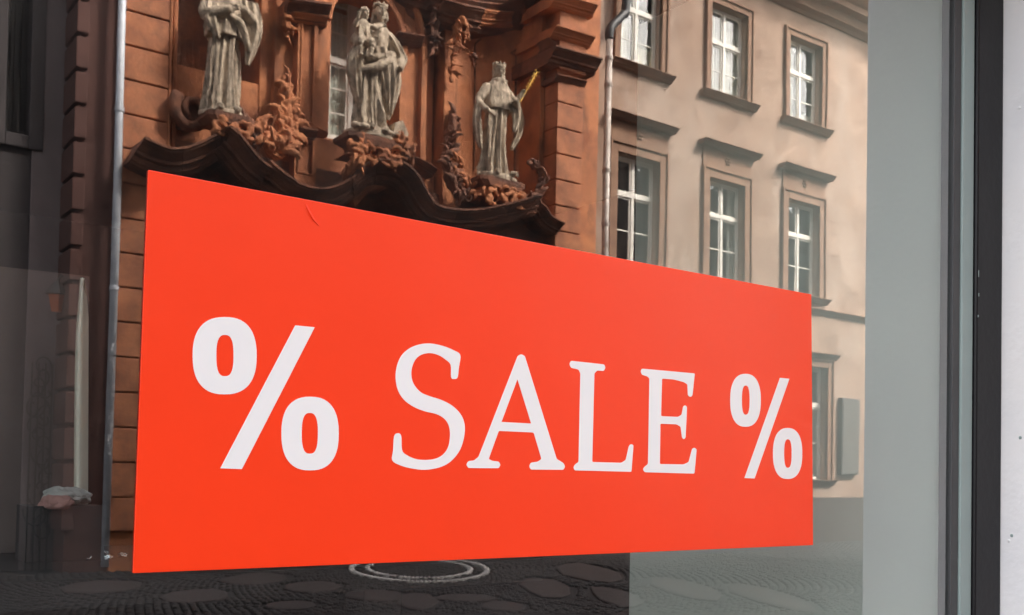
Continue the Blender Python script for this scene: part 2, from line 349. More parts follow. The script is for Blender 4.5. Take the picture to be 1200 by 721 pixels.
def rnd(lp, n=3, k=0.16):
    """round the corners of a traced outline"""
    out = []; L = len(lp)
    for i in range(L):
        p0, p1, p2 = map(np.array, (lp[i - 1], lp[i], lp[(i + 1) % L])); 
        d0, d1 = np.linalg.norm(p0 - p1), np.linalg.norm(p2 - p1); r = min(6, d0 * 0.45, d1 * 0.45)
        a = p1 + (p0 - p1) / max(d0, 1e-6) * r; b = p1 + (p2 - p1) / max(d1, 1e-6) * r
        for t in (0, 0.33, 0.66, 1): out.append(tuple((1 - t) ** 2 * a + 2 * t * (1 - t) * p1 + t * t * b))
    return out
K1 = (200, 350, 3.277); K2 = (440, 380, 3.796); K3 = (650, 400, 4.24); K4 = (830, 420, 4.508)
def merge_print(name, loopsets):
    return flat_print(name, loopsets)
merge_print('percent_sign', [px(sup(207, 219.5, 123, 148.5, 2.45), *K1), px(sup(208, 219, 33, 79, 2.7), *K1), px([(478, 103), (553, 110), (273, 655), (190, 652)], *K1),
                             px(sup(535, 518.5, 110, 141.5, 2.45), *K1), px(sup(534, 517.5, 31, 78, 2.7), *K1)])['label'] = 'larger percent sign before the word SALE'
merge_print('percent_sign', [px(sup(196, 222, 81, 140, 2.4), *K4), px(sup(197.5, 221, 20.5, 77, 2.6), *K4), px([(378, 103), (428, 108), (244, 635), (190, 633)], *K4),
                             px(sup(418.5, 503, 77.5, 135, 2.4), *K4), px(sup(420, 503, 20, 75, 2.6), *K4)])['label'] = 'percent sign after the word SALE'
Sl = [(377, 137), (371, 190), (365, 236), (350, 244), (336, 236), (334, 182), (312, 158), (280, 138), (243, 129), (205, 136), (177, 158), (161, 198), (160, 235), (172, 270), (200, 302), (240, 320), (290, 336), (340, 362), (378, 400), (396, 445), (394, 500), (375, 560), (335, 610), (285, 637), (220, 648), (160, 642), (110, 628), (74, 606), (78, 560), (82, 500), (97, 485), (114, 497), (118, 560), (140, 583), (180, 600), (225, 604), (270, 597), (305, 575), (325, 540), (331, 490), (325, 450), (305, 420), (270, 400), (220, 388), (170, 368), (125, 335), (98, 290), (89, 235), (95, 185), (115, 140), (150, 108), (195, 90), (245, 86), (300, 97), (345, 115)]
def cat_closed(lp, n=4):
    out = []; L = len(lp)
    for i in range(L):
        p0, p1, p2, p3 = [np.array(lp[(i + k) % L], float) for k in (-1, 0, 1, 2)]
        for k in range(n):
            t = k / n; out.append(tuple(0.5 * ((2 * p1) + (-p0 + p2) * t + (2 * p0 - 5 * p1 + 4 * p2 - p3) * t * t + (-p0 + 3 * p1 - 3 * p2 + p3) * t ** 3)))
    return out
merge_print('letter', [px(cat_closed(Sl), *K2)])['label'] = 'letter S'
Al = [(632, 141), (648, 133), (664, 142), (806, 600), (836, 618), (843, 633), (836, 648), (690, 647), (683, 632), (690, 616), (720, 612), (738, 600), (703, 482), (548, 475), (503, 600), (520, 608), (548, 611), (556, 626), (548, 641), (412, 640), (403, 625), (412, 609), (438, 606), (458, 590)]
merge_print('letter', [px(rnd(Al), *K2), px([(631, 245), (692, 442), (560, 435)], *K2)])['label'] = 'letter A'
Ll = [(80, 97), (245, 115), (252, 130), (244, 148), (210, 146), (197, 160), (186, 600), (330, 604), (352, 590), (368, 520), (378, 510), (391, 516), (381, 649), (98, 642), (92, 626), (100, 612), (118, 600), (127, 160), (118, 141), (80, 132), (72, 114)]
merge_print('letter', [px(rnd(Ll), *K3)])['label'] = 'letter L'
El = [(432, 136), (696, 160), (684, 270), (674, 278), (661, 270), (659, 215), (640, 203), (590, 190), (533, 186), (528, 372), (612, 376), (630, 365), (637, 325), (646, 317), (657, 325), (650, 480), (641, 488), (632, 480), (625, 425), (605, 413), (525, 410), (522, 610), (640, 612), (665, 600), (682, 535), (692, 528), (705, 536), (694, 658), (446, 651), (437, 636), (445, 624), (463, 610), (470, 185), (460, 175), (432, 166), (426, 150)]
merge_print('letter', [px(rnd(El), *K3)])['label'] = 'letter E'
cr = MB(); pts = [G(359, 240), G(362, 248), G(367, 257), G(374, 265)]
cr.tube([(x, YS - 0.0002, z) for x, z in smooth_path(pts, 4)] if False else [(p[0], YS - 0.0001, p[1]) for p in smooth_path(pts, 4)], [0.0003 + 0.0011 * math.sin(math.pi * i / 12) for i in range(13)], 6)
cr.build('crease', M['red'], sign, smooth=True)

# ------------------------------------------------------------------ things in the display, seen dimly through the glass
yd = 0.46
q = at(105, 324, yd); q0 = at(-60, 303, yd)
shelf_z = at(100, 650, 0.42).z
bp_ = thing('backing_board', 'taupe board standing in the left of the window display', 'board', (q.x, yd, shelf_z))
MB().prism([(-2.2, shelf_z + 0.002), (q.x, shelf_z + 0.002), (q.x, q.z), (-2.2, q.z - 0.03)], yd, yd + 0.02).build('board', M['inboard'], bp_)
rs = []
for k in range(15):
    t = k / 14; py = 326 + (648 - 326) * t; wl = 96 - 3 * t + (4 * (1 - min(1, t * 5))) ; 
    a = at(wl - 6 - 1.5 * math.sin(t * 3), py, 0.42); b = at(104 - 1.0 * t - 10 * max(0, 0.12 - t) * 4, py, 0.42)
    rs.append([(a.x, 0.420, a.z), ((a.x * 2 + b.x) / 3, 0.412, a.z), ((a.x + 2 * b.x) / 3, 0.428, b.z), (b.x, 0.420, b.z), ((a.x + 2 * b.x) / 3, 0.433, b.z), ((a.x * 2 + b.x) / 3, 0.420, a.z)])
m = MB(); m.rings(rs); tag(m.build('cloth_strip', M['cloth'], smooth=True), 'narrow ivory cloth hanging at the edge of the taupe board', 'cloth')
sh = thing('display_shelf', 'black display shelf behind the lower edge of the sign', 'shelf', (-1, 0.45, 0))
box('shelf_board', M['indark'], sh, -2.4, 0.88, 0.12, 0.56, shelf_z - 0.03, shelf_z)
box('leg', M['indark'], sh, -2.3, -2.24, 0.3, 0.36, 0.06, shelf_z - 0.03)
box('leg', M['indark'], sh, 0.70, 0.76, 0.3, 0.36, 0.06, shelf_z - 0.03)
def crumple(name, c, r, mt, label, cat, seed):
    bm = bmesh.new(); bmesh.ops.create_icosphere(bm, subdivisions=4, radius=1); r_ = np.random.default_rng(seed)
    ks = r_.normal(size=(9, 3)) * 2.6; ph = r_.uniform(0, 6.28, 9)
    for v in bm.verts:
        n = sum(abs(math.sin(Vector(k).dot(v.co) + p)) for k, p in zip(ks, ph)) / 9
        v.co *= 0.55 + 0.8 * n; v.co = Vector((v.co.x * r[0], v.co.y * r[1], max(v.co.z, -0.6) * r[2])) + Vector(c)
    me = bpy.data.meshes.new(name); bm.to_mesh(me); bm.free(); me.materials.append(mt)
    o = bpy.data.objects.new(name, me); COL.objects.link(o); return tag(o, label, cat)
a = at(78, 583, 0.36); crumple('crumpled_scarf', (a.x, 0.36, a.z), (0.026, 0.03, 0.013), M['inboard2'], 'crumpled white cloth lying before the ivory strip', 'cloth', 3)
a = at(66, 590, 0.34); crumple('crumpled_scarf', (a.x, 0.34, a.z), (0.018, 0.02, 0.011), M['pink'], 'small crumpled pink cloth beside the white one', 'cloth', 5)
a = at(76, 612, 0.36); box_ = thing('display_block', 'black block carrying the crumpled cloths', 'block', (a.x, 0.36, shelf_z))
box('block', M['indark'], box_, a.x - 0.05, a.x + 0.04, 0.33, 0.39, shelf_z, at(76, 592, 0.36).z)
for i, (x_, y_) in enumerate([(104, 641), (112, 646), (96, 652), (121, 650), (133, 655), (142, 660), (88, 658), (147, 664), (110, 658), (70, 648)]):
    a = at(x_, y_, 0.40); crumple('foil_scrap', (a.x, 0.40 - (y_ - 650) * 0.008, shelf_z + 0.003), (0.006, 0.006, 0.004), M['foil'], 'small scraps of silver foil strewn on the black shelf', 'foil', 20 + i)['group'] = 'foil scraps on the display shelf'

# ================================================================== OPPOSITE SIDE: THE CHURCH
church = thing('church_building', 'red sandstone baroque church front with curved pediments and statues', 'building', (8, FY(0), 0))
XL0, _ = S(92, 300, 0.0); XL1, _ = S(140, 300, 0)
TOPZ = 13.2
def facebox(name, m, px0, px1, p0, p1, z0, z1, parent=church, bevel=0.0, pyref=150):
    return box(name, m, parent, S(px0, pyref, p1)[0], S(px1, pyref, p1)[0], FY(p0), FY(p1), z0, z1, bevel)
Xa = S(92, 150, 0)[0]; Xb = S(145, 150, 0)[0]
box('wall', M['brown'], church, Xa, Xb + 0.4, FY(-1.0), FY(-0.03), 0, TOPZ)  # left strip, its shade painted as a darker brown
def joints(pxx, ys): return [S(pxx, y, 0.1)[1] for y in ys]
jz = joints(148, [11, 53, 93, 133, 174, 215, 254, 296, 337]); step = (jz[0] - jz[-1]) / 8
zs = [jz[0] + step * k for k in range(-17, 9)]; zs = sorted([z for z in zs if 0.2 < z < TOPZ])
# corner stones at the church's left end, shade painted in as brown
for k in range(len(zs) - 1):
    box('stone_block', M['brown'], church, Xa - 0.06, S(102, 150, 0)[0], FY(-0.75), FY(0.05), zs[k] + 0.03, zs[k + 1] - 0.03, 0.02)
# left pier: blocks
Pl0, Pl1 = S(145, 150, 0.1)[0], S(196, 150, 0.1)[0]
box('pier', M['stone'], church, Pl0, Pl1, FY(-0.6), FY(0.03), 0, TOPZ)
for k in range(len(zs) - 1):
    box('stone_block', M['stone_b'], church, Pl0 - 0.03, Pl1 + 0.0, FY(0.0), FY(0.11), zs[k] + 0.012, zs[k + 1] - 0.012, 0.016)
facebox('edge_moulding', M['stone'], 196.5, 200, -0.4, 0.13, 5.2, TOPZ, bevel=0.015)
facebox('edge_moulding', M['stone'], 200.5, 206, -0.5, 0.06, 5.2, TOPZ, bevel=0.02)

# --- back wall of the three bays: concave surfaces
def concave(name, m, xa, xb, p_edge, depth, z0, z1, n=20, power=1.0, p_edge2=None):
    mb = MB(); rows = []; pe2 = p_edge if p_edge2 is None else p_edge2
    for i in range(n + 1):
        t = i / n; x = xa + (xb - xa) * (0.5 - 0.5 * math.cos(math.pi * t)); p = p_edge + (pe2 - p_edge) * t - depth * math.sin(math.pi * t) ** power
        rows.append((x, FY(p)))
    pts = rows + [(xb, FY(p_edge - depth - 0.4)), (xa, FY(p_edge - depth - 0.4))]
    mb.rings([[(x, y, z0) for x, y in pts], [(x, y, z1) for x, y in pts]]); o = mb.build(name, m, church)
    return o
xn0, xn1 = S(206, 100, 0)[0], S(303, 100, -0.1)[0]
concave('niche_wall', M['dark'], xn0, xn1, -0.15, 1.5, 4.0, TOPZ)  # shade of the recess put into the wall colour
box('backing_wall', M['stone'], church, Pl1 - 0.2, S(653, 150, 0.1)[0] + 0.2, FY(-2.6), FY(-2.2), 0, TOPZ)
# sill-like panel under the niche, right of the statue
nz = S(285, 95, -0.1)[1]
# mid strips between niche and window (302-345)
facebox('wall_strip', M['stone'], 301, 320, -1.2, -0.1, 4.0, TOPZ, bevel=0.02)
facebox('pilaster', M['stone'], 318, 341, -0.8, 0.02, 4.0, TOPZ, bevel=0.02)
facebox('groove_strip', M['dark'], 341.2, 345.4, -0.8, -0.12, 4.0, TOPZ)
# panelled pilaster
zb = S(358, 160, 0.2)[1]; zp0 = S(358, 142, 0.2)[1]; zp1 = S(358, 20, 0.2)[1]
def panelled(px0, px1, p, z0, z1, pz0, pz1, name='pilaster'):
    x0, x1 = S(px0, 150, p)[0], S(px1, 150, p)[0]; a, b = x0 + 0.08, x1 - 0.08
    holes = [(a, b, pz0, pz1)]
    mb = wall_holes(x0, x1, z0, z1, holes, FY(p), FY(p - 0.05))
    n = len(mb.v); mb.v += [(a, FY(p - 0.05), pz0), (b, FY(p - 0.05), pz0), (b, FY(p - 0.05), pz1), (a, FY(p - 0.05), pz1)]; mb.f.append((n, n + 1, n + 2, n + 3))
    o = mb.build(name, M['stone'], church)
    box('pilaster_side', M['stone'], church, x0, x1, FY(-1.2), FY(p - 0.055), z0, z1)
    # thin side cheeks closing the front shell
    box('pilaster_side', M['stone'], church, x0 + 0.0, x0 + 0.02, FY(p - 0.054), FY(p - 0.002), z0, z1); box('pilaster_side', M['stone'], church, x1 - 0.02, x1, FY(p - 0.054), FY(p - 0.002), z0, z1)
    e = 0.035
    for (xx0, xx1, zz0, zz1) in ((a - e, a, pz0 - e, pz1 + e), (b, b + e, pz0 - e, pz1 + e), (a, b, pz1, pz1 + e), (a, b, pz0 - e, pz0)):
        box('panel_bead', M['stone'], church, xx0, xx1, FY(p - 0.02), FY(p + 0.018), zz0, zz1, 0.008)
    return x0, x1
panelled(345.5, 369, 0.22, zb + 0.02, TOPZ, zp0, zp1)
zq0, zq1 = S(358, 202, 0.25)[1], S(358, 165, 0.25)[1]
panelled(345.5, 371, 0.25, 3.8, S(358, 160, 0.25)[1], zq0, zq1)
# convex lit quarter beside the window
x0, x1 = S(369.5, 100, 0.1)[0], S(383, 100, -0.3)[0]
mb = MB(); pts = [(x0 + (x1 - x0) * math.sin(a), FY(0.1 - 0.45 * (1 - math.cos(a)))) for a in np.linspace(0, math.pi / 2, 10)] + [(x1, FY(-1.3)), (x0, FY(-1.3))]
mb.rings([[(x, y, S(372, 152, 0)[1]) for x, y in pts], [(x, y, TOPZ) for x, y in pts]]); mb.build('column', M['stone'], church, smooth=False)

# --- generic moulding swept along a path on the front
PROF = [(0, 0), (0.0, -0.035), (-0.03, -0.05), (-0.035, -0.07), (-0.09, -0.10), (-0.15, -0.155), (-0.17, -0.165), (-0.18, -0.21), (-0.25, -0.225), (-0.27, -0.29), (-0.31, -0.31), (-0.33, -0.33)]
def moulding(name, path, m, back=0.9, s=1.0, parent=church, n=5, prof=PROF, sm=False, drop=0.0):
    """path: (px, py, p) of the top front edge"""
    W3 = []
    for (a, b, p) in path:
        X, Z = S(a, b, p); W3.append((X, Z, p))
    W3 = smooth_path(W3, n) if n > 1 else [np.array(q) for q in W3]
    rs = []
    for i, q in enumerate(W3):
        a = W3[max(i - 1, 0)]; b = W3[min(i + 1, len(W3) - 1)]; t = np.array([b[0] - a[0], b[1] - a[1]]); t /= np.linalg.norm(t) + 1e-9
        nx, nz_ = -t[1], t[0]
        ring = [(q[0] + nx * h * s, FY(q[2] + o * s), q[1] + nz_ * h * s) for o, h in prof]
        hb = prof[-1][1]
        ring += [(q[0] + nx * hb * s, FY(q[2] - back), q[1] + nz_ * hb * s), (q[0], FY(q[2] - back), q[1])]
        rs.append(ring)
    if n == 1: return MB().rings(rs).build(name, m, parent)
    i = 0; k_ = random.Random(len(rs) * 13 + int(path[0][0]))
    while i < len(rs) - 1:                                  # laid in separate stones with fine joints
        j = min(len(rs) - 1, i + k_.choice((4, 5, 6))); j = len(rs) - 1 if len(rs) - 1 - j < 3 else j
        seg = [list(map(Vector, q_)) for q_ in rs[i:j + 1]]; dv = Vector((k_.uniform(-.004, .004), k_.uniform(-0.012, 0.012), k_.uniform(-.006, .006)))
        seg[-1] = [a_.lerp(b_, 0.06) for a_, b_ in zip(seg[-1], seg[-2])]
        seg = [[v_ + dv for v_ in q_] for q_ in seg]
        o = MB().rings(seg).build(name + '_stone', m, parent); i = j
    return o
# pilaster base mouldings
moulding('base_moulding', [(343, 147, 0.42), (372, 151, 0.42)], M['dark'], 0.6, 0.7, n=1)
moulding('capital', [(338, -4, 0.5), (388, 3, 0.5)], M['dark'], 0.6, 0.9, n=1)
moulding('capital', [(342, 12, 0.36), (384, 18, 0.36)], M['stone'], 0.6, 0.4, n=1)

# --- centre bay
xw0, xw1 = S(382, 100, -0.6)[0], S(442, 100, -0.6)[0]
wz0, wz1 = S(395, 164, -0.6)[1], TOPZ - 1
xc0, xc1 = S(383, 100, -0.2)[0], S(470, 100, -0.05)[0]
# deep niche with window: wall with an opening
wh = wall_holes(xc0 - 0.3, xc1 + 0.4, 3.8, TOPZ, [(xw0, xw1, wz0, wz1)], FY(-0.62), FY(-0.85)); wh.build('wall', M['stone'], church)
# right part of the niche, curved and shaded
mb = MB(); pts = []
xa_, xb_ = S(446, 100, -0.55)[0], S(472, 100, 0)[0]
for a in np.linspace(0, math.pi / 2, 12): pts.append((xa_ + (xb_ - xa_) * math.sin(a), FY(-0.6 + 0.62 * (1 - math.cos(a)))))
pts += [(xb_, FY(-0.9)), (xa_, FY(-0.9))]
mb.rings([[(x, y, 5.2) for x, y in pts], [(x, y, TOPZ) for x, y in pts]]); mb.build('niche_wall', M['stone'], church)
# arch over the niche: ring sector
ca = S(430, 35, 0.05); rad = S(470, 35, 0.05)[0] - ca[0]
def arch(name, m, c, r0, r1, p0, p1, a0, a1, n=24):
    mb = MB(); rs = []
    for a in np.linspace(a0, a1, n):
        rs.append([(c[0] + math.cos(a) * r, FY(p), c[1] + math.sin(a) * r) for r, p in ((r0, p0), (r0, p1 - 0.03), (r0 + 0.03, p1), (r1 - 0.03, p1), (r1, p1 - 0.03), (r1, p0))])
    return mb.rings(rs).build(name, m, church)
arch('arch', M['stone'], ca, rad, rad + 0.14, -0.6, 0.06, 0, math.pi)
arch('arch', M['stone'], ca, rad + 0.142, rad + 0.42, -0.6, 0.0, 0, math.pi)
arch('arch_moulding', M['stone'], ca, rad + 0.42, rad + 0.54, -0.6, 0.12, 0, math.pi)
zj = ca[1]
sp = MB(); n_ = 16
pts = [(ca[0] + math.cos(a) * (rad + 0.54), ca[1] + math.sin(a) * (rad + 0.54)) for a in np.linspace(0.0, math.pi / 2, n_)] + [(ca[0], TOPZ), (ca[0] + rad + 1.2, TOPZ), (ca[0] + rad + 1.2, ca[1])]
sp.prism(pts, FY(-0.6), FY(-0.04)); sp.build('spandrel', M['stone'], church)
# jambs below the arch
for k, (r0, r1, p) in enumerate(((0, 0.14, 0.06), (0.142, 0.42, 0.0), (0.42, 0.54, 0.12))):
    box('jamb', M['stone'], church, ca[0] + rad + r0, ca[0] + rad + r1, FY(-0.9), FY(p), 3.8, zj, 0.012)
moulding('impost', [(466, 36, 0.24), (499, 41, 0.24)], M['dark'], 0.6, 0.5, n=1)
# carved strips right of the arch
xs0 = ca[0] + rad + 0.545
xA = S(513, 100, 0)[0]; xB = S(524, 100, 0.2)[0]; xC = S(543, 100, 0.2)[0]
box('wall_strip', M['stone'], church, xs0, xA, FY(-0.9), FY(-0.12), 3.8, TOPZ, 0.01)
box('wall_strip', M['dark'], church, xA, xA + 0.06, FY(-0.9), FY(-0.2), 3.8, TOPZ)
box('pilaster', M['stone'], church, xA + 0.062, xC - 0.12, FY(-0.9), FY(0.16), 3.8, TOPZ, 0.02)
box('pilaster', M['stone'], church, xC - 0.118, xC, FY(-0.9), FY(0.06), 3.8, TOPZ, 0.02)
# --- right bay, concave
xr0 = xC + 0.002; xr1 = S(644, 100, -0.05)[0]
DB = 0.95
concave('niche_wall', M['stone'], xr0, xr1, 0.0, DB, 3.8, TOPZ, 26, 0.8, -0.05)
def bay_p(x):
    t = math.acos(1 - 2 * min(1, max(0, (x - xr0) / (xr1 - xr0)))) / math.pi
    return 0.0 - 0.05 * t - DB * math.sin(math.pi * t) ** 0.8
# raised line of the panel with stepped corners
def solve(pxx, py):
    p = -0.5
    for _ in range(6): X, Z = S(pxx, py, p); p = bay_p(X)
    return X, Z, p
ol = [(556, 200), (558, 52), (563, 47), (566, 43), (571, 36), (573, 33), (600, 33), (620, 36), (621, 42), (626, 48), (630, 52), (629, 120), (628, 210)]
pth = []
for i in range(len(ol) - 1):
    for k in range(6):
        t = k / 6; pth.append((ol[i][0] * (1 - t) + ol[i + 1][0] * t, ol[i][1] * (1 - t) + ol[i + 1][1] * t))
P3 = [];
for a, b in pth: X, Z, p = solve(a, b); P3.append((X, FY(p + 0.008), Z))
MB().tube(P3, 0.022, 6, up=Vector((0, 1, 0))).build('panel_bead', M['dark'], church)
# --- right pier
Pr0, Pr1, Pr2 = S(653, 120, 0.35)[0], S(683, 120, 0.35)[0], S(701, 120, 0.1)[0]
box('pier', M['stone'], church, Pr0 + 0.03, Pr1 - 0.03, FY(-1.5), FY(0.27), 0, TOPZ)
box('pier', M['stone'], church, Pr1 - 0.028, Pr2, FY(-1.5), FY(0.1), 0, TOPZ, 0.01)
jr = [S(655, y, 0.35)[1] for y in (89, 118, 148, 177, 208, 239, 270)]; st = (jr[0] - jr[-1]) / 6
zr = sorted([jr[0] - st * k for k in range(0, 18) if jr[0] - st * k > 0.1])
for k in range(len(zr) - 1):
    box('stone_block', M['stone_b'], church, Pr0, Pr1, FY(-0.95), FY(0.35), zr[k] + 0.012, zr[k + 1] - 0.012, 0.016)
box('side_strip', M['stone'], church, Pr0 - 0.12, Pr0 - 0.002, FY(-1.5), FY(-0.05), 0, TOPZ, 0.02)
# stacked cornices of the pier
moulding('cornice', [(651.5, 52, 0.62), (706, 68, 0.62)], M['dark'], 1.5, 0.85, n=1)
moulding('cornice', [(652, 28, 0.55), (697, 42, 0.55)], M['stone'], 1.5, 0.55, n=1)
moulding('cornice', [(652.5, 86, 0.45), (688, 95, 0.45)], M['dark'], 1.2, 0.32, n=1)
moulding('cornice', [(652, -9, 0.60), (700, 5, 0.60)], M['stone'], 1.5, 0.6, n=1)
box('cornice_block', M['stone_b'], church, Pr0 + 0.01, Pr1 + 0.04, FY(-1), FY(0.36), S(655, 72, 0.4)[1] - 0.1, TOPZ, 0.01)
moulding('cornice', [(652, 50, 0.5), (650, 51, 0.45), (645, 55, 0.1), (641, 60, -0.2)], M['dark'], 0.5, 0.5, n=3)
# big curved entablature over the right bay
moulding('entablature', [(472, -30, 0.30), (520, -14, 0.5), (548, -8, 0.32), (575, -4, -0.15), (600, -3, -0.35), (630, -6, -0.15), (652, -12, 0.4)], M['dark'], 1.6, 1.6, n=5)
moulding('entablature', [(541, 4, 0.3), (556, 8, 0.0), (575, 12, -0.3), (600, 13, -0.5), (625, 10, -0.35), (645, 4, 0.0)], M['stone'], 1.2, 0.7, n=5)
# bracket at top of the carved pilaster
moulding('capital', [(524, -2, 0.5), (545, 4, 0.62), (570, 9, 0.5)], M['dark'], 1.0, 1.0, n=3)
# upper attic closing the top
box('attic', M['stone'], church, Xa, Pr2, FY(-2.6), FY(-2.0), 0, TOPZ + 0.5)
rf = MB(); rf.prism([(Xa, TOPZ + 0.5), (Pr2, TOPZ + 0.5), ((Xa + Pr2) / 2, TOPZ + 3.5)], FY(-6), FY(-2.0)); rf.build('gable', M['stone'], church)

# --- the curved broken pediments above the portal
SW = 1.0
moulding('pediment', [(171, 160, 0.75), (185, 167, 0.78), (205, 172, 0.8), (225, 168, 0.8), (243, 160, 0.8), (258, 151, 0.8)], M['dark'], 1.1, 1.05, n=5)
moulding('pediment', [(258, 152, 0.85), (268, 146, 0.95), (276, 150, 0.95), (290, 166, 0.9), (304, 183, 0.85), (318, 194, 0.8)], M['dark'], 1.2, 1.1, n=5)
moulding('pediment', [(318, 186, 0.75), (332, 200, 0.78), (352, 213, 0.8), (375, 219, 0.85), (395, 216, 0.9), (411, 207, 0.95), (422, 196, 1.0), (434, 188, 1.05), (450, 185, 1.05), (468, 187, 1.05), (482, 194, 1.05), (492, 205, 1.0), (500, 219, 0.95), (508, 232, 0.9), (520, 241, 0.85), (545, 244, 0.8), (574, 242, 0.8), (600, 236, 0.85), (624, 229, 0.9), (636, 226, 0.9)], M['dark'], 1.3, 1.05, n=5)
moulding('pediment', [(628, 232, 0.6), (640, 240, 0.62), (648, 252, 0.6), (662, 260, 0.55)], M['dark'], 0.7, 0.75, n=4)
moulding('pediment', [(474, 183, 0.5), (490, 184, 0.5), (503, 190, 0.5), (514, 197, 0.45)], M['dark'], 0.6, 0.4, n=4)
# inner ring under the central arch and dark tympanum
moulding('archivolt', [(412, 232, 0.6), (424, 218, 0.65), (440, 208, 0.68), (455, 206, 0.68), (470, 209, 0.66), (482, 219, 0.62), (490, 234, 0.6), (496, 255, 0.6)], M['stone'], 1.0, 0.55, n=4)
# filling walls between pediment and pilaster plinths
fz = [S(240, 158, 0.1), S(262, 150, 0.1), S(285, 166, 0.1), S(318, 205, 0.1), S(352, 224, 0.1), S(390, 228, 0.1), S(415, 210, 0.1), S(450, 196, 0.1), S(485, 205, 0.1), S(505, 240, 0.1), S(545, 250, 0.1), S(640, 238, 0.1)]
box('wall', M['stone'], church, Pl1, S(318, 200, 0)[0], FY(-1.2), FY(-0.12), S(262, 175, 0)[1], S(300, 97, -0.1)[1], 0.01)
box('wall', M['stone'], church, S(318, 200, 0)[0], S(512, 200, 0)[0], FY(-1.2), FY(-0.08), 5.0, S(392, 166, -0.1)[1], 0.01)
# portal: deep recess, its shadow put into the dark stone colour
portal = [(S(196, 240, 0)[0], 0), (S(648, 240, 0)[0], 0)]
px0_, px1_ = portal[0][0], portal[1][0]
topz = S(350, 232, 0)[1]
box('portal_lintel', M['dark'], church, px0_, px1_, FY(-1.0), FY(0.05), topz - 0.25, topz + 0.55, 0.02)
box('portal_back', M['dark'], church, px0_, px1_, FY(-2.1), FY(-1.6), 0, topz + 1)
door = MB()
for i in range(8):
    xd = px0_ + (px1_ - px0_) * (0.36 + 0.035 * i); door.quadbox(xd, xd + (px1_ - px0_) * 0.033, FY(-1.6), FY(-1.54), 0.1, 3.4)
door.build('door', M['brown'], church)
for a in (228, 300, 505, 600):
    xx = S(a, 400, 0.5)[0]; m_ = MB()
    m_.rings([[(xx + 0.24 * k * math.cos(t), FY(0.1) + 0.24 * k * math.sin(t), z) for t in np.linspace(0, 2 * math.pi, 17)[:-1]] for z, k in ((0, 1.3), (0.5, 1.3), (0.52, 1.0), (2.4, 1.0), (topz - 0.5, 0.88), (topz - 0.45, 1.2), (topz - 0.2, 1.3))])
    m_.build('column', M['dark'], church, smooth=False)

# --- carved foliage
def leaf(mb, base, d, length, width, curl, side):
    """one carved leaf: a curved tapering blade standing off the wall (y grows to the street)"""
    base = Vector(base); d = Vector(d).normalized(); n = Vector((0, 1, 0)); w_ = d.cross(n).normalized(); rs = []
    p = base.copy(); dirn = d.copy(); K = 7
    for k in range(K):
        t = k / (K - 1); wd_ = width * (math.sin(math.pi * min(1, 0.12 + t * 0.9)) ** 0.8) + 0.004
        ww = dirn.cross(n).normalized(); nn = n
        off = nn * (0.10 * math.sin(math.pi * t * 0.9) + curl * t * t * 0.12)
        c = p + off
        rs.append([c + ww * wd_, c + nn * (0.03 + wd_ * 0.35) * (1 - 0.6 * t), c - ww * wd_, c - nn * 0.03])
        p = p + dirn * (length / (K - 1))
        dirn = (dirn + ww * side * 0.20 * (0.4 + t)).normalized()
    mb.rings(rs)
def foliage(path, size, seed, dens=2):
    """fronds along a path of (px,py,p)"""
    r_ = random.Random(seed); mb = MB(); W3 = []
    for a, b, p in path: X, Z = S(a, b, p); W3.append((X, FY(p), Z))
    W3 = smooth_path(W3, 4); 
    mb.tube([Vector(q) for q in W3], [0.035 * (1 - 0.6 * i / len(W3)) for i in range(len(W3))], 6, up=Vector((0, 1, 0)))
    for i in range(len(W3) - 1):
        t = Vector(W3[i + 1]) - Vector(W3[i]); t.normalize(); sd = t.cross(Vector((0, 1, 0)))
        for k in range(dens):
            s_ = 1 if r_.random() < 0.5 else -1; big = r_.choice((0.5, 0.8, 1.0, 1.5))
            dd = t * r_.uniform(0.7, 1.6) + sd * s_ * r_.uniform(0.1, 0.9)
            leaf(mb, Vector(W3[i]) + sd * r_.uniform(-0.05, 0.05) + Vector((0, r_.uniform(-0.02, 0.08), 0)), dd, size * big * 0.85, size * r_.uniform(0.11, 0.22) * (0.6 + 0.4 * big), r_.uniform(-0.3, 1.4), s_ * r_.uniform(-1.5, 3.2))
        if r_.random() < 0.35:
            c_ = Vector(W3[i]) + Vector((0, 0.08, 0)); a0 = r_.uniform(0, 6.28); sg = r_.choice((-1, 1)); R0 = size * r_.uniform(0.2, 0.42)
            mb.tube([c_ + Vector((R0 * (1 - 0.75 * q_) * math.cos(a0 + sg * q_ * 7), 0.05 * q_, R0 * (1 - 0.75 * q_) * math.sin(a0 + sg * q_ * 7))) for q_ in np.linspace(0, 1, 16)], [0.026 - 0.012 * q_ for q_ in np.linspace(0, 1, 16)], 6, up=Vector((0, 1, 0)))
    return mb
def fuse(o, voxel=0.016):
    """carved work is one mass of stone: fuse the blades"""
    md = o.modifiers.new('r', 'REMESH'); md.mode = 'VOXEL'; md.voxel_size = voxel
    dg = bpy.context.evaluated_depsgraph_get(); me = bpy.data.meshes.new_from_object(o.evaluated_get(dg)); mt = o.data.materials[0]; o.modifiers.clear(); old = o.data; o.data = me
    bpy.data.meshes.remove(old); me.materials.clear(); me.materials.append(mt); me.shade_smooth(); return o
def carving(path, size, seed, m='stone', dens=2, label=None):
    mb = foliage(path, size, seed, dens); r_ = random.Random(seed + 50)
    W3 = [(*S(a, b, p), p) for a, b, p in path]; W3 = smooth_path(W3, 3)
    for X, Z, p in W3: mb.ball((X + r_.uniform(-.03, .03), FY(p) - 0.02, Z), (size * r_.uniform(.2, .38), size * 0.22, size * r_.uniform(.3, .5)), 8, 6)
    return fuse(mb.build('carved_foliage', M[m], church))
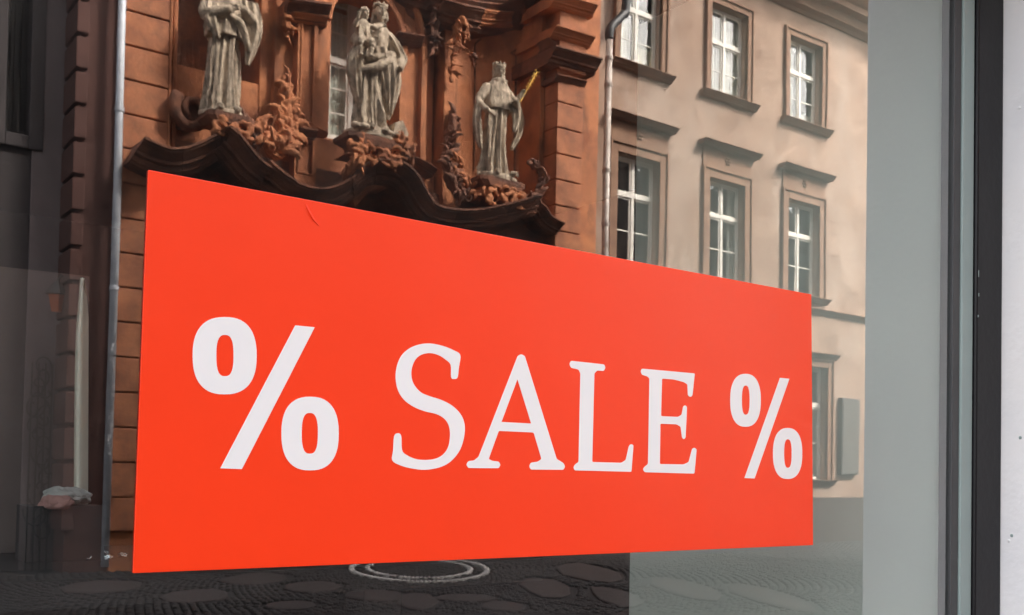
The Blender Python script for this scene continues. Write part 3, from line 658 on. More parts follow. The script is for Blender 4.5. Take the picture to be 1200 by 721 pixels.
carving([(320, 178, 0.45), (323, 160, 0.42), (330, 140, 0.35), (331, 118, 0.25), (333, 96, 0.15)], 0.30, 1, 'stone', 3)
carving([(318, 180, 0.5), (312, 168, 0.5), (306, 158, 0.45), (300, 150, 0.4)], 0.26, 2, 'stone', 3)
carving([(322, 180, 0.5), (332, 172, 0.5), (338, 155, 0.4), (342, 135, 0.3)], 0.28, 3, 'stone', 3)
carving([(285, 165, 0.6), (279, 152, 0.6), (275, 140, 0.55)], 0.22, 4, 'dark', 3)
carving([(300, 176, 0.6), (292, 165, 0.6), (284, 152, 0.55), (277, 142, 0.5)], 0.2, 14, 'dark', 3)
carving([(545, 232, 0.5), (532, 220, 0.5), (524, 200, 0.45), (524, 175, 0.35), (530, 150, 0.3), (531, 135, 0.25)], 0.28, 5, 'dark', 3)
carving([(560, 232, 0.4), (548, 222, 0.45), (538, 205, 0.45), (534, 190, 0.4)], 0.24, 6, 'stone', 2)
carving([(532, 8, 0.3), (535, 30, 0.3), (533, 55, 0.3), (530, 92, 0.28)], 0.2, 7, 'stone', 3)
carving([(540, 25, 0.25), (546, 42, 0.2), (541, 60, 0.2)], 0.13, 8, 'stone', 2)
carving([(500, -8, 0.15), (507, 12, 0.15), (508, 35, 0.1), (506, 62, 0.08)], 0.24, 9, 'dark', 3)
carving([(330, -6, 0.15), (333, 12, 0.15), (332, 28, 0.12), (336, 42, 0.1)], 0.17, 10, 'stone', 3)
carving([(404, 205, 0.8), (410, 195, 0.85), (416, 182, 0.85), (420, 170, 0.8)], 0.24, 11, 'stone', 3)
carving([(482, 190, 0.8), (476, 180, 0.85), (468, 172, 0.85), (460, 165, 0.8)], 0.22, 12, 'stone', 3)
carving([(618, 232, 0.5), (630, 225, 0.4), (634, 205, 0.3), (622, 190, 0.2)], 0.2, 13, 'dark', 2)
carving([(554, 66, -0.02), (557, 78, -0.05)], 0.1, 16, 'dark', 2)
# scroll beside the left statue
c = S(226, 128, 0.3); m_ = MB(); spir = []
for k in range(40):
    a = k / 39 * math.pi * 2.6; r = 0.28 - 0.20 * k / 39; spir.append((c[0] + r * math.cos(a + 2.4), FY(0.25), c[1] + r * 1.1 * math.sin(a + 2.4)))
m_.tube(spir, [0.10 - 0.05 * k / 39 for k in range(40)], 8, up=Vector((0, 1, 0))); m_.build('volute', M['dark'], church, smooth=True)
m_ = MB(); m_.tube([(c[0] + 0.0, FY(-0.5), c[1]), (c[0], FY(0.2), c[1])], 0.24, 16); m_.build('volute', M['dark'], church)
m_ = MB(); m_.tube([(*q[:1], FY(0.4), q[1]) for q in [S(236, 118, 0.4), S(242, 130, 0.4), S(246, 142, 0.4), S(252, 150, 0.4)]], [0.05, 0.09, 0.1, 0.05], 8); m_.build('volute', M['stone'], church, smooth=True)

# --- pedestals
def pedestal(px0, px1, pyt, pyb, p, m1='dark', m2='stone', flare=0.8, dep=0.55):
    (xa, za), (xb, _), (_, zb_) = S(px0, pyt, p), S(px1, pyt, p), S((px0 + px1) / 2, pyb, p)
    cx, hw = (xa + xb) / 2, (xb - xa) / 2
    root_ = MB()
    prof = [(1.0, za), (1.0, za - 0.07), (0.93, za - 0.10), (0.86, za - 0.13), (0.80, za - 0.16)]
    rs = [[(cx + hw * k * sx, FY(p - dep + dep * (1 + k * sy)), z) for sx, sy in ((-1, -1), (1, -1), (1, 0), (0.75, 0.12), (-0.75, 0.12), (-1, 0))] for k, z in prof]
    root_.rings(rs); root_.build('pedestal_cap', M[m1], church)
    b = MB(); rs = []
    for t in np.linspace(0, 1, 9):
        k = 0.78 * (1 - t) + flare * t - 0.12 * math.sin(math.pi * t); z = (za - 0.165) * (1 - t) + zb_ * t
        rs.append([(cx + hw * k * sx, FY(p - dep + dep * (1 + k * sy)) - 0.02, z) for sx, sy in ((-1, -1), (1, -1), (1, -0.1), (0.6, 0.02), (-0.6, 0.02), (-1, -0.1))])
    b.rings(rs); b.build('pedestal', M[m2], church)
    return cx, FY(p) - dep * 0.45, za
pL = pedestal(243, 297, 127, 152, 0.75, flare=0.55)
pC = pedestal(407, 476, 153, 186, 0.95, flare=0.95)
pR = pedestal(564, 616, 204, 233, 0.70, flare=1.05)
def lumps(cx, cy, z0, z1, hw, seed, m):
    r_ = random.Random(seed); mb = MB()
    for k in range(26):
        x = cx + r_.uniform(-hw, hw); z = r_.uniform(z0, z1); a = r_.uniform(0, 6.28)
        mb.tube([(x + 0.09 * math.cos(a + t), cy + 0.04 * math.sin(t * 1.5), z + 0.07 * math.sin(a + t)) for t in np.linspace(0, 3.6, 7)], [0.02, 0.035, 0.04, 0.04, 0.035, 0.03, 0.015], 6, up=Vector((0, 1, 0)))
    fuse(mb.build('carved_foliage', M[m], church))
lumps(pC[0], pC[1] + 0.30, pC[2] - 0.48, pC[2] - 0.18, 0.5, 3, 'stone')
lumps(pR[0], pR[1] + 0.27, pR[2] - 0.45, pR[2] - 0.18, 0.42, 4, 'stone')
lumps(pL[0] + 0.1, pL[1] + 0.27, pL[2] - 0.35, pL[2] - 0.15, 0.3, 5, 'stone')

# --- church window
def window_unit(parent, x0, x1, z0, z1, p, transom, bars, seed=0, curtain=None, fw=0.06, mull=0.07, wm='white', name='window'):
    """white casement window: frame part with panes and bars as sub-parts"""
    y = FY(p); xm = (x0 + x1) / 2
    fr = MB(); d0, d1 = y - 0.05, y + 0.03
    fr.quadbox(x0, x0 + fw, d0, d1, z0, z1).quadbox(x1 - fw, x1, d0, d1, z0, z1).quadbox(x0 + fw, x1 - fw, d0, d1, z0, z0 + fw).quadbox(x0 + fw, x1 - fw, d0, d1, z1 - fw, z1)
    o = fr.build(name, M[wm], parent, bevel=0.006)
    box('mullion', M[wm], o, xm - mull / 2, xm + mull / 2, y - 0.04, y + 0.045, z0 + fw, z1 - fw, 0.006)
    zt = [z0 + fw] + [z0 + (z1 - z0) * t for t in transom] + [z1 - fw]
    for t in transom:
        zz = z0 + (z1 - z0) * t; box('transom', M[wm], o, x0 + fw - 0.001, x1 - fw + 0.001, y - 0.03, y + 0.05, zz - 0.045, zz + 0.045, 0.006)
    r_ = random.Random(seed)
    for side in (0, 1):
        a = x0 + fw if side == 0 else xm + mull / 2; b = xm - mull / 2 if side == 0 else x1 - fw
        for k in range(len(zt) - 1):
            c_, d_ = zt[k] + (0.045 if k else 0), zt[k + 1] - (0.045 if k < len(zt) - 2 else 0)
            s_ = 0.04; sash = MB()
            sash.quadbox(a + 0.002, a + s_, y - 0.02, y + 0.02, c_, d_).quadbox(b - s_, b - 0.002, y - 0.02, y + 0.02, c_, d_).quadbox(a + s_, b - s_, y - 0.02, y + 0.02, c_, c_ + s_).quadbox(a + s_, b - s_, y - 0.02, y + 0.02, d_ - s_, d_)
            nb = bars[k]
            for q_ in range(1, nb + 1):
                zz = c_ + (d_ - c_) * q_ / (nb + 1); sash.quadbox(a + s_, b - s_, y - 0.014, y + 0.018, zz - 0.014, zz + 0.014)
            sash.build('sash', M[wm], o)
            pn = MB().quadbox(a + s_, b - s_, y - 0.004, y, c_ + s_, d_ - s_)
            tilt = r_.uniform(-0.012, 0.012)
            pn.v = [(vx, vy + (vx - a) * tilt, vz) for vx, vy, vz in pn.v]
            po = pn.build('pane', M['pane'], o); po.data.materials.append(M['clear'])
            for pl in po.data.polygons: pl.material_index = 0 if pl.normal.y > 0.5 else 1
    box('room', M['room'], o, x0 - 0.3, x1 + 0.3, y - 1.7, y - 1.6, z0 - 0.3, z1 + 0.3)
    rm = MB(); X0, X1, Z0, Z1, Y0, Y1 = x0 - 0.3, x1 + 0.3, z0 - 0.3, z1 + 0.3, y - 1.6, y - 0.07
    n = 0
    for q_ in (((X0, Y0, Z0), (X0, Y1, Z0), (X0, Y1, Z1), (X0, Y0, Z1)), ((X1, Y0, Z0), (X1, Y1, Z0), (X1, Y1, Z1), (X1, Y0, Z1)), ((X0, Y0, Z1), (X1, Y0, Z1), (X1, Y1, Z1), (X0, Y1, Z1)), ((X0, Y0, Z0), (X1, Y0, Z0), (X1, Y1, Z0), (X0, Y1, Z0))):
        rm.v += list(q_); rm.f.append((n, n + 1, n + 2, n + 3)); n += 4
    rm.build('room', M['room'], o)
    for (cx0, cx1, cz0, cz1, mm) in (curtain or []):
        A, B = x0 + (x1 - x0) * cx0, x0 + (x1 - x0) * cx1; ring0 = []
        nn = max(4, int((B - A) / 0.03)); front = [(A + (B - A) * i / nn, y - 0.10 - 0.018 * math.sin(i * 1.9 + seed)) for i in range(nn + 1)]
        loop = front + [(a_, b_ - 0.01) for a_, b_ in reversed(front)]
        MB().rings([[(a_, b_, z0 + (z1 - z0) * zz) for a_, b_ in loop] for zz in (cz0, cz1)]).build('curtain', M[mm], o, smooth=False)
    return o
window_unit(church, xw0, xw1, wz0, wz1, -0.72, [0.30, 0.62], [2, 2, 1], 2, curtain=[(0.0, 1, 0.52, 1.0, 'blind'), (0.0, 1, 0.0, 0.5, 'curtain')], fw=0.07, mull=0.10)
moulding('window_sill', [(378, 164, -0.15), (412, 170, -0.15)], M['dark'], 0.6, 0.5, n=1)

# ================================================================== STATUES
def fold(th, z, spec):
    s_ = 0
    for n, ph, k, a in spec:
        w_ = n * th + ph + k * z + 0.7 * math.sin(2.3 * z + 2 * th + ph); s_ += 1.3 * a * (1 - 2 * abs(math.sin(w_ / 2)) ** 0.6)
    return s_
def robe(mb, rings, spec, N=72):
    """rings: (z, cx, cy, halfwidth, halfdepth, fold strength)"""
    R_ = smooth_path(rings, 5); rs = []
    for z, cx, cy, a, b, f in R_:
        rs.append([(cx + a * math.cos(t) * (1 + f * fold(t, z, spec)), cy + b * math.sin(t) * (1 + f * fold(t, z, spec)), z) for t in (2 * math.pi * i / N for i in range(N))])
    mb.rings(rs)
def limb(mb, pts, rad, n=12):
    P = smooth_path(pts, 4); rr = np.interp(np.linspace(0, 1, len(P)), np.linspace(0, 1, len(rad)), rad)
    mb.tube([Vector(p) for p in P], list(rr), n)
    mb.ball(pts[0], rad[0]); mb.ball(pts[-1], rad[-1])
def hand(mb, c, d, n_=Vector((0, 1, 0)), s=1.0, side=1):
    c = Vector(c); d = Vector(d).normalized(); w_ = d.cross(n_).normalized(); n_ = w_.cross(d)
    mb.tube([c - d * 0.02 * s, c + d * 0.03 * s, c + d * 0.075 * s], [0.026 * s, 0.036 * s, 0.034 * s], 10, 0.55, n_)
    for i, L in enumerate((0.062, 0.075, 0.070, 0.052)):
        b_ = c + d * 0.07 * s + w_ * (i - 1.5) * 0.019 * s
        mb.tube([b_, b_ + d * L * 0.5 * s + n_ * 0.006, b_ + d * L * 0.85 * s + n_ * 0.026 * s], [0.0105 * s, 0.010 * s, 0.008 * s], 7)
    b_ = c + d * 0.02 * s + w_ * side * 0.03 * s
    mb.tube([b_, b_ + w_ * side * 0.025 * s + d * 0.03 * s, b_ + w_ * side * 0.03 * s + d * 0.06 * s + n_ * 0.01], [0.013 * s, 0.012 * s, 0.009 * s], 7)
def head(mb, c, s=1.0, yaw=0.0, tilt=0.0, hair=True, beard=False, seed=0):
    rot = Matrix.Rotation(yaw, 3, 'Z') @ Matrix.Rotation(tilt, 3, 'X'); c = Vector(c)
    def B(o, r, **k): mb.ball(c + rot @ (Vector(o) * s), Vector(r) * s, 14, 10, rot)
    B((0, 0, 0.03), (0.085, 0.100, 0.105)); B((0, 0.02, -0.03), (0.066, 0.080, 0.09))
    B((0, 0.055, -0.098), (0.030, 0.030, 0.028))                                   # chin
    mb.tube([c + rot @ (Vector(p) * s) for p in ((0, 0.088, 0.045), (0, 0.106, 0.012), (0, 0.122, -0.018), (0, 0.100, -0.028))], [0.012 * s, 0.014 * s, 0.018 * s, 0.012 * s], 8)   # nose
    for q_ in (-1, 1):
        mb.tube([c + rot @ (Vector(p) * s) for p in ((q_ * 0.012, 0.098, 0.046), (q_ * 0.036, 0.096, 0.056), (q_ * 0.062, 0.074, 0.042))], [0.011 * s, 0.013 * s, 0.009 * s], 7)   # brow
        B((q_ * 0.034, 0.083, 0.024), (0.015, 0.012, 0.010)); B((q_ * 0.040, 0.066, -0.022), (0.024, 0.024, 0.026)); B((q_ * 0.086, -0.005, 0.01), (0.012, 0.022, 0.034))
    B((0, 0.094, -0.052), (0.028, 0.012, 0.007)); B((0, 0.090, -0.066), (0.022, 0.012, 0.008))
    r_ = random.Random(seed)
    if hair:
        for k in range(30):
            a = r_.uniform(-2.6, 2.6) - math.pi / 2; z = r_.uniform(-0.10, 0.12); rr = math.sqrt(max(0.02, 1 - (max(0, z - 0.02) / 0.13) ** 2))
            if math.sin(a) > 0.25 and z < 0.075: continue
            o = (0.09 * math.cos(a) * rr, 0.10 * math.sin(a) * rr - 0.005, z + 0.02)
            B(o, (r_.uniform(0.022, 0.034), r_.uniform(0.022, 0.034), r_.uniform(0.02, 0.05)))
    if beard:
        for k in range(12): B((r_.uniform(-0.045, 0.045), 0.06 + r_.uniform(-0.01, 0.02), -0.10 + r_.uniform(-0.03, 0.02)), (0.018, 0.018, 0.026))
    mb.tube([c + rot @ Vector((0, -0.01, -0.06)) * s, c + Vector((0, -0.02, -0.19)) * s], [0.055 * s, 0.07 * s], 12)
def drape(mb, pts, widths, thick, seed=0, nf=3, N=28):
    """hanging cloth: flattened section with its own folds. pts along the fall; widths half-widths in x"""
    P = smooth_path([(*p, w_, t_) for p, w_, t_ in zip(pts, widths, thick)], 6); rs = []
    for k, (x, y, z, w_, t_) in enumerate(P):
        ring = []
        for i in range(N):
            a = 2 * math.pi * i / N; f = 1 + 0.42 * (1 - 2 * abs(math.sin((nf * 2 * a + seed + z * 2.0) / 2)) ** 0.6)
            ring.append((x + w_ * math.cos(a), y + t_ * math.sin(a) * f, z + 0.02 * math.sin(3 * a + seed)))
        rs.append(ring)
    mb.rings(rs)
def to_stone(mb, name, parent, voxel=0.0095, m='statue'):
    o = mb.build(name, M[m], parent); md = o.modifiers.new('r', 'REMESH'); md.mode = 'VOXEL'; md.voxel_size = voxel
    sm = o.modifiers.new('s', 'SMOOTH'); sm.factor = 0.3; sm.iterations = 1
    dg = bpy.context.evaluated_depsgraph_get(); me = bpy.data.meshes.new_from_object(o.evaluated_get(dg)); o.modifiers.clear(); old = o.data; o.data = me
    bpy.data.meshes.remove(old); me.shade_smooth(); me.materials.clear(); me.materials.append(M[m]); return o
def rockbase(mb, hw, hd, h, seed):
    r_ = random.Random(seed); N = 20
    mb.rings([[(hw * k * math.cos(t) * (1 + 0.12 * math.sin(3 * t + seed)), hd * k * math.sin(t), z) for t in (2 * math.pi * i / N for i in range(N))] for z, k in ((0, 1), (h * 0.7, 1.0), (h, 0.9))])

# right: crowned figure with short cape and gilded sceptre
st = thing('stone_statue', 'pale stone statue in a short cape and crown holding a gilded sceptre', 'statue', (pR[0], pR[1], pR[2]), 'stone saints on the church front')
H = 2.27; u = MB()
rockbase(u, 0.42, 0.30, 0.12, 1)
robe(u, [(0.06, -0.02, 0, 0.34, 0.27, 0.22), (0.35, -0.03, 0, 0.30, 0.25, 0.24), (0.8, -0.03, 0, 0.265, 0.23, 0.22), (1.2, 0.0, 0, 0.235, 0.20, 0.15), (1.45, 0.0, 0, 0.25, 0.20, 0.06), (1.62, 0.01, 0, 0.27, 0.20, 0.02), (1.78, 0.02, 0, 0.22, 0.16, 0.0), (1.88, 0.03, 0, 0.10, 0.10, 0)],
     [(11, 0.4, 0.8, 0.5), (7, 1.9, -1.4, 0.6), (17, 0.2, 1.8, 0.35), (27, 1.0, -1.2, 0.22)])
robe(u, [(1.30, 0.0, 0.01, 0.29, 0.23, 0.12), (1.42, 0.0, 0.01, 0.30, 0.23, 0.09), (1.58, 0.01, 0.0, 0.275, 0.21, 0.06), (1.74, 0.02, 0, 0.21, 0.17, 0.03), (1.86, 0.03, 0, 0.13, 0.13, 0)], [(9, 0.2, 1.5, 0.5), (5, 1.0, 0, 0.5)])   # cape
robe(u, [(1.80, 0.03, 0.02, 0.15, 0.15, 0.08), (1.86, 0.03, 0.02, 0.16, 0.15, 0.10), (1.90, 0.03, 0.02, 0.11, 0.12, 0.05)], [(8, 0, 0, 0.6)])   # collar
head(u, (0.03, 0.03, 2.04), 1.1, -0.15, 0.05, True, True, 1)
for k in range(9):
    a = 2 * math.pi * k / 9; u.tube([(0.03 + 0.095 * math.cos(a), 0.02 + 0.10 * math.sin(a), 2.12), (0.03 + 0.11 * math.cos(a), 0.02 + 0.115 * math.sin(a), 2.17), (0.03 + 0.115 * math.cos(a), 0.02 + 0.12 * math.sin(a), 2.20)], [0.028, 0.022, 0.014], 6)
u.tube([(0.03 + 0.1 * math.cos(a), 0.02 + 0.11 * math.sin(a), 2.12) for a in np.linspace(0, 2 * math.pi, 20)], 0.024, 6)
limb(u, [(-0.23, 0, 1.68), (-0.42, 0.03, 1.38), (-0.36, 0.22, 1.20)], [0.10, 0.08, 0.055]); hand(u, (-0.32, 0.26, 1.17), (0.6, 0.5, -0.5), s=1.2)
drape(u, [(-0.42, 0.06, 1.36), (-0.47, 0.06, 1.15), (-0.44, 0.05, 0.85), (-0.36, 0.04, 0.56)], [0.08, 0.075, 0.085, 0.04], [0.08, 0.09, 0.08, 0.04], 1.0)
limb(u, [(0.24, 0, 1.68), (0.40, 0.06, 1.42), (0.20, 0.30, 1.47)], [0.10, 0.09, 0.06]); hand(u, (0.19, 0.31, 1.47), (-0.7, 0.2, 0.3), s=1.2)
limb(u, [(0.36, 0.10, 1.50), (0.34, 0.22, 1.58)], [0.07, 0.05]); hand(u, (0.34, 0.24, 1.58), (0.2, 0.3, 0.6), s=1.2, side=-1)
drape(u, [(0.42, 0.03, 1.46), (0.50, 0.03, 1.20), (0.47, 0.02, 0.95), (0.34, 0.02, 0.68)], [0.10, 0.07, 0.075, 0.04], [0.12, 0.10, 0.08, 0.04], 2.2)
drape(u, [(0.30, 0.12, 1.45), (0.34, 0.16, 1.2), (0.30, 0.15, 0.95)], [0.12, 0.09, 0.04], [0.10, 0.07, 0.03], 0.3)
u.tube([(-0.14, 0.25, 0.13), (-0.15, 0.34, 0.12)], [0.06, 0.045], 8); u.tube([(0.20, 0.24, 0.14), (0.24, 0.36, 0.12)], [0.06, 0.045], 8)
u.v = [(x + pR[0], y + pR[1], z * H / 2.25 + pR[2]) for x, y, z in u.v]; to_stone(u, 'figure', st)
g_ = MB(); A, B = Vector((pR[0] + 0.34, pR[1] + 0.26, pR[2] + 1.50)), Vector((pR[0] + 0.72, pR[1] + 0.24, pR[2] + 2.17))
g_.tube([A, B], [0.011, 0.009], 6)
for t in (0.45, 0.55, 0.66, 0.78, 0.88, 1.0):
    q_ = A.lerp(B, t); g_.ball(q_ + Vector((-0.035, 0.01, 0.02)), 0.018, 6, 5); g_.ball(q_ + Vector((0.03, 0.01, -0.01)), 0.015, 6, 5)
g_.build('sceptre', M['gold'], st)

# centre: crowned woman carrying a child
st = thing('stone_statue', 'pale stone statue of a draped woman carrying a child before the tall white window', 'statue', (pC[0], pC[1], pC[2]), 'stone saints on the church front')
u = MB(); rockbase(u, 0.50, 0.32, 0.14, 2)
robe(u, [(0.08, 0.02, 0, 0.42, 0.28, 0.20), (0.35, -0.02, 0, 0.36, 0.27, 0.22), (0.75, -0.05, 0, 0.30, 0.25, 0.19), (1.1, -0.04, 0, 0.29, 0.24, 0.16), (1.35, 0.02, 0, 0.25, 0.21, 0.10), (1.52, 0.05, 0, 0.20, 0.18, 0.05), (1.70, 0.06, 0, 0.24, 0.18, 0.03), (1.86, 0.08, 0, 0.22, 0.15, 0.0), (1.95, 0.10, 0, 0.10, 0.10, 0)],
     [(10, 0.9, 1.0, 0.55), (6, 0.1, -2.0, 0.6), (15, 1.2, 2.6, 0.35), (25, 0.3, -1.6, 0.22)])
drape(u, [(-0.28, 0.08, 1.45), (-0.36, 0.10, 1.15), (-0.33, 0.10, 0.8), (-0.24, 0.10, 0.45)], [0.16, 0.17, 0.13, 0.05], [0.12, 0.12, 0.09, 0.04], 0.6, 4)
drape(u, [(0.10, 0.20, 1.48), (0.16, 0.22, 1.2), (0.24, 0.18, 0.9), (0.30, 0.10, 0.5)], [0.22, 0.20, 0.13, 0.07], [0.09, 0.10, 0.09, 0.05], 1.6, 4)
# mantle across the hips
limb(u, [(-0.36, 0.10, 1.05), (-0.1, 0.26, 1.12), (0.15, 0.26, 1.28), (0.32, 0.14, 1.42)], [0.06, 0.075, 0.07, 0.06])
limb(u, [(-0.30, 0.16, 1.30), (-0.05, 0.25, 1.30), (0.2, 0.24, 1.42)], [0.06, 0.06, 0.05])
drape(u, [(0.42, 0.02, 1.30), (0.40, 0.06, 1.05), (0.34, 0.06, 0.7), (0.26, 0.05, 0.4)], [0.10, 0.13, 0.10, 0.06], [0.10, 0.12, 0.10, 0.05], 2.9, 3)
head(u, (0.12, 0.03, 2.14), 1.12, 0.2, 0.12, True, False, 5)
u.tube([(0.12 + 0.11 * math.cos(a), 0.0 + 0.11 * math.sin(a), 2.26) for a in np.linspace(0, 2 * math.pi, 20)], 0.025, 6)
for k in range(8):
    a = 2 * math.pi * k / 8; u.tube([(0.12 + 0.11 * math.cos(a), 0.11 * math.sin(a), 2.26), (0.12 + 0.12 * math.cos(a), 0.12 * math.sin(a), 2.31)], [0.024, 0.012], 6)
drape(u, [(0.12, -0.08, 2.22), (0.14, -0.1, 2.0), (0.16, -0.12, 1.7)], [0.11, 0.15, 0.2], [0.06, 0.06, 0.07], 0.0)   # veil
limb(u, [(0.29, 0, 1.78), (0.50, 0.05, 1.52), (0.42, 0.20, 1.26)], [0.115, 0.12, 0.07]); hand(u, (0.41, 0.22, 1.25), (-0.3, 0.6, -0.3), s=1.2)
robe(u, [(1.38, 0.50, 0.06, 0.10, 0.13, 0.2), (1.52, 0.47, 0.05, 0.14, 0.14, 0.2), (1.7, 0.36, 0.02, 0.13, 0.14, 0.15), (1.84, 0.24, 0, 0.10, 0.12, 0.05)], [(7, 0, 3, 1)])
limb(u, [(-0.14, 0, 1.78), (-0.36, 0.06, 1.55), (-0.22, 0.28, 1.50)], [0.10, 0.10, 0.065]); hand(u, (-0.22, 0.30, 1.50), (0.5, 0.3, 0.3), s=1.2)
# child
robe(u, [(1.50, -0.26, 0.16, 0.12, 0.11, 0.1), (1.65, -0.28, 0.16, 0.125, 0.11, 0.15), (1.82, -0.27, 0.15, 0.10, 0.09, 0.05), (1.9, -0.26, 0.14, 0.05, 0.05, 0)], [(6, 0, 2, 1)])
head(u, (-0.26, 0.16, 2.0), 0.80, -0.3, 0.0, True, False, 9)
limb(u, [(-0.36, 0.14, 1.83), (-0.46, 0.20, 1.74), (-0.44, 0.3, 1.84)], [0.045, 0.04, 0.03]); hand(u, (-0.44, 0.31, 1.85), (0, 0.3, 1), s=0.8)
limb(u, [(-0.17, 0.14, 1.83), (-0.06, 0.22, 1.78), (0.02, 0.22, 1.84)], [0.045, 0.04, 0.03]); hand(u, (0.02, 0.22, 1.84), (1, 0.1, 0.4), s=0.8)
limb(u, [(-0.32, 0.2, 1.55), (-0.42, 0.34, 1.45), (-0.40, 0.34, 1.25)], [0.07, 0.06, 0.035]); limb(u, [(-0.20, 0.2, 1.55), (-0.22, 0.38, 1.45), (-0.24, 0.36, 1.26)], [0.07, 0.06, 0.035])
u.tube([(-0.41, 0.34, 1.24), (-0.42, 0.42, 1.21)], [0.035, 0.022], 8); u.tube([(-0.24, 0.36, 1.25), (-0.25, 0.44, 1.22)], [0.035, 0.022], 8)
# block and loose drapery at the foot
bx_ = MB(); 
u.prism([(0.30, 0.08), (0.56, 0.02), (0.62, 0.20), (0.50, 0.40), (0.36, 0.34)], -0.05, 0.22)
u.tube([(-0.12, 0.26, 0.16), (-0.14, 0.36, 0.14)], [0.06, 0.04], 8)
for k in range(7): u.ball((-0.4 + 0.13 * k, 0.24 + 0.05 * math.sin(k * 2), 0.12), (0.10, 0.08, 0.06))
u.v = [(x + pC[0], y + pC[1], z * 1.02 + pC[2]) for x, y, z in u.v]; to_stone(u, 'figure', st)

# left: robed figure, head above the picture
st = thing('stone_statue', 'pale stone statue in long straight robes in the dark niche nearest the zinc pipe', 'statue', (pL[0], pL[1], pL[2]), 'stone saints on the church front')
u = MB(); rockbase(u, 0.38, 0.28, 0.08, 3)
robe(u, [(0.05, -0.06, 0, 0.33, 0.25, 0.18), (0.3, -0.06, 0, 0.31, 0.24, 0.22), (0.8, -0.06, 0, 0.28, 0.22, 0.20), (1.25, -0.04, 0, 0.25, 0.21, 0.14), (1.5, 0.0, 0, 0.24, 0.20, 0.08), (1.72, 0, 0, 0.27, 0.19, 0.03), (1.88, 0, 0, 0.20, 0.15, 0), (1.98, 0, 0, 0.09, 0.09, 0)],
     [(9, 0.5, 0.7, 0.6), (5, 1.0, -0.8, 0.6), (16, 0.3, 0.9, 0.38), (26, 0.3, -0.8, 0.22)])
robe(u, [(1.22, -0.08, 0.02, 0.30, 0.25, 0.15), (1.4, -0.08, 0.02, 0.30, 0.24, 0.14), (1.6, -0.04, 0.0, 0.30, 0.23, 0.1), (1.85, 0, 0, 0.22, 0.17, 0.03)], [(8, 1.1, 2.2, 0.6), (5, 0, -1, 0.5)])
drape(u, [(0.28, 0.10, 1.85), (0.34, 0.14, 1.5), (0.33, 0.14, 1.2), (0.28, 0.12, 0.88)], [0.13, 0.15, 0.12, 0.04], [0.12, 0.12, 0.09, 0.04], 0.2, 3)
drape(u, [(-0.28, 0.10, 1.7), (-0.30, 0.16, 1.4), (-0.22, 0.18, 1.15)], [0.11, 0.12, 0.05], [0.10, 0.10, 0.04], 0.9, 3)
limb(u, [(-0.10, 0.24, 1.50), (0.10, 0.26, 1.42), (0.26, 0.18, 1.1)], [0.05, 0.06, 0.05])
limb(u, [(0.27, 0, 1.78), (0.40, 0.08, 1.52), (0.14, 0.30, 1.62)], [0.11, 0.11, 0.07]); hand(u, (0.13, 0.31, 1.62), (-0.7, 0.1, 0.4), s=1.2)
limb(u, [(-0.27, 0, 1.78), (-0.38, 0.10, 1.5), (-0.12, 0.30, 1.56)], [0.11, 0.11, 0.07]); hand(u, (-0.11, 0.31, 1.56), (0.7, 0.1, 0.4), s=1.2)
head(u, (0.0, 0.03, 2.14), 1.1, 0.1, 0.05, True, True, 7)
u.tube([(-0.16, 0.22, 0.10), (-0.18, 0.32, 0.08)], [0.06, 0.04], 8); u.tube([(0.08, 0.22, 0.10), (0.1, 0.32, 0.08)], [0.06, 0.04], 8)
u.v = [(x + pL[0], y + pL[1], z + pL[2]) for x, y, z in u.v]; to_stone(u, 'figure', st)

# ================================================================== DOWNPIPES
def pipe(pxx, py, p, r, m, label, zs_cl, elbow=None):
    X, _ = S(pxx, py, p); root_ = thing('downpipe', label, 'downpipe', (X, FY(p), 0), 'downpipes on the fronts opposite')
    if elbow is None: MB().tube([(X, FY(p), 0.1), (X, FY(p), TOPZ)], r, 14, up=Vector((0, 1, 0))).build('pipe', M[m], root_, smooth=True)
    else:
        ze = S(pxx, 40, p)[1]
        MB().tube([(X, FY(p), 0.1), (X, FY(p), ze)], r, 14, up=Vector((0, 1, 0))).build('pipe', M[m], root_, smooth=True)
        pts = [(X, FY(p), ze - 0.1), (X, FY(p), ze + 0.08), (X + 0.08, FY(p), ze + 0.22), (X + 0.34, FY(p), ze + 0.5), (X + 0.44, FY(p), ze + 0.75), (X + 0.45, FY(p), TOPZ)]
        MB().tube([Vector(q_) for q_ in smooth_path(pts, 4)], r * 1.25, 12, up=Vector((0, 1, 0))).build('elbow', M['iron'], root_, smooth=True)
    for z in zs_cl:
        MB().tube([(X, FY(p), z - 0.03), (X, FY(p), z + 0.03)], r * 1.22, 14, up=Vector((0, 1, 0))).build('clamp', M[m], root_)
    return root_, X
zp, Xp = pipe(138.5, 200, 0.22, 0.058, 'zinc', 'grey zinc downpipe between the brown wall and the rusticated pier', [S(138, y, 0.22)[1] for y in (128, 338, -90)])
r_ = random.Random(5)
for k in range(26):                                        # torn paper stuck to the pipe
    z = S(133, 400 + k * 5.3, 0.28)[1]; wq = r_.uniform(0.02, 0.055); xo = r_.uniform(-0.03, 0.02)
    for j in range(2):
        h_ = r_.uniform(0.008, 0.03); zz = z + r_.uniform(-0.03, 0.03)
        box('paper_scrap', M['sticker'], zp, Xp + xo - wq / 2, Xp + xo + wq / 2, FY(0.22 + 0.060), FY(0.22 + 0.064), zz, zz + h_)
pipe(711.5, 150, 0.0, 0.075, 'rust', 'dull downpipe with a dark elbow between church and tan house', [S(711, y, 0)[1] for y in (68, 100, 200, 262)], elbow=True)

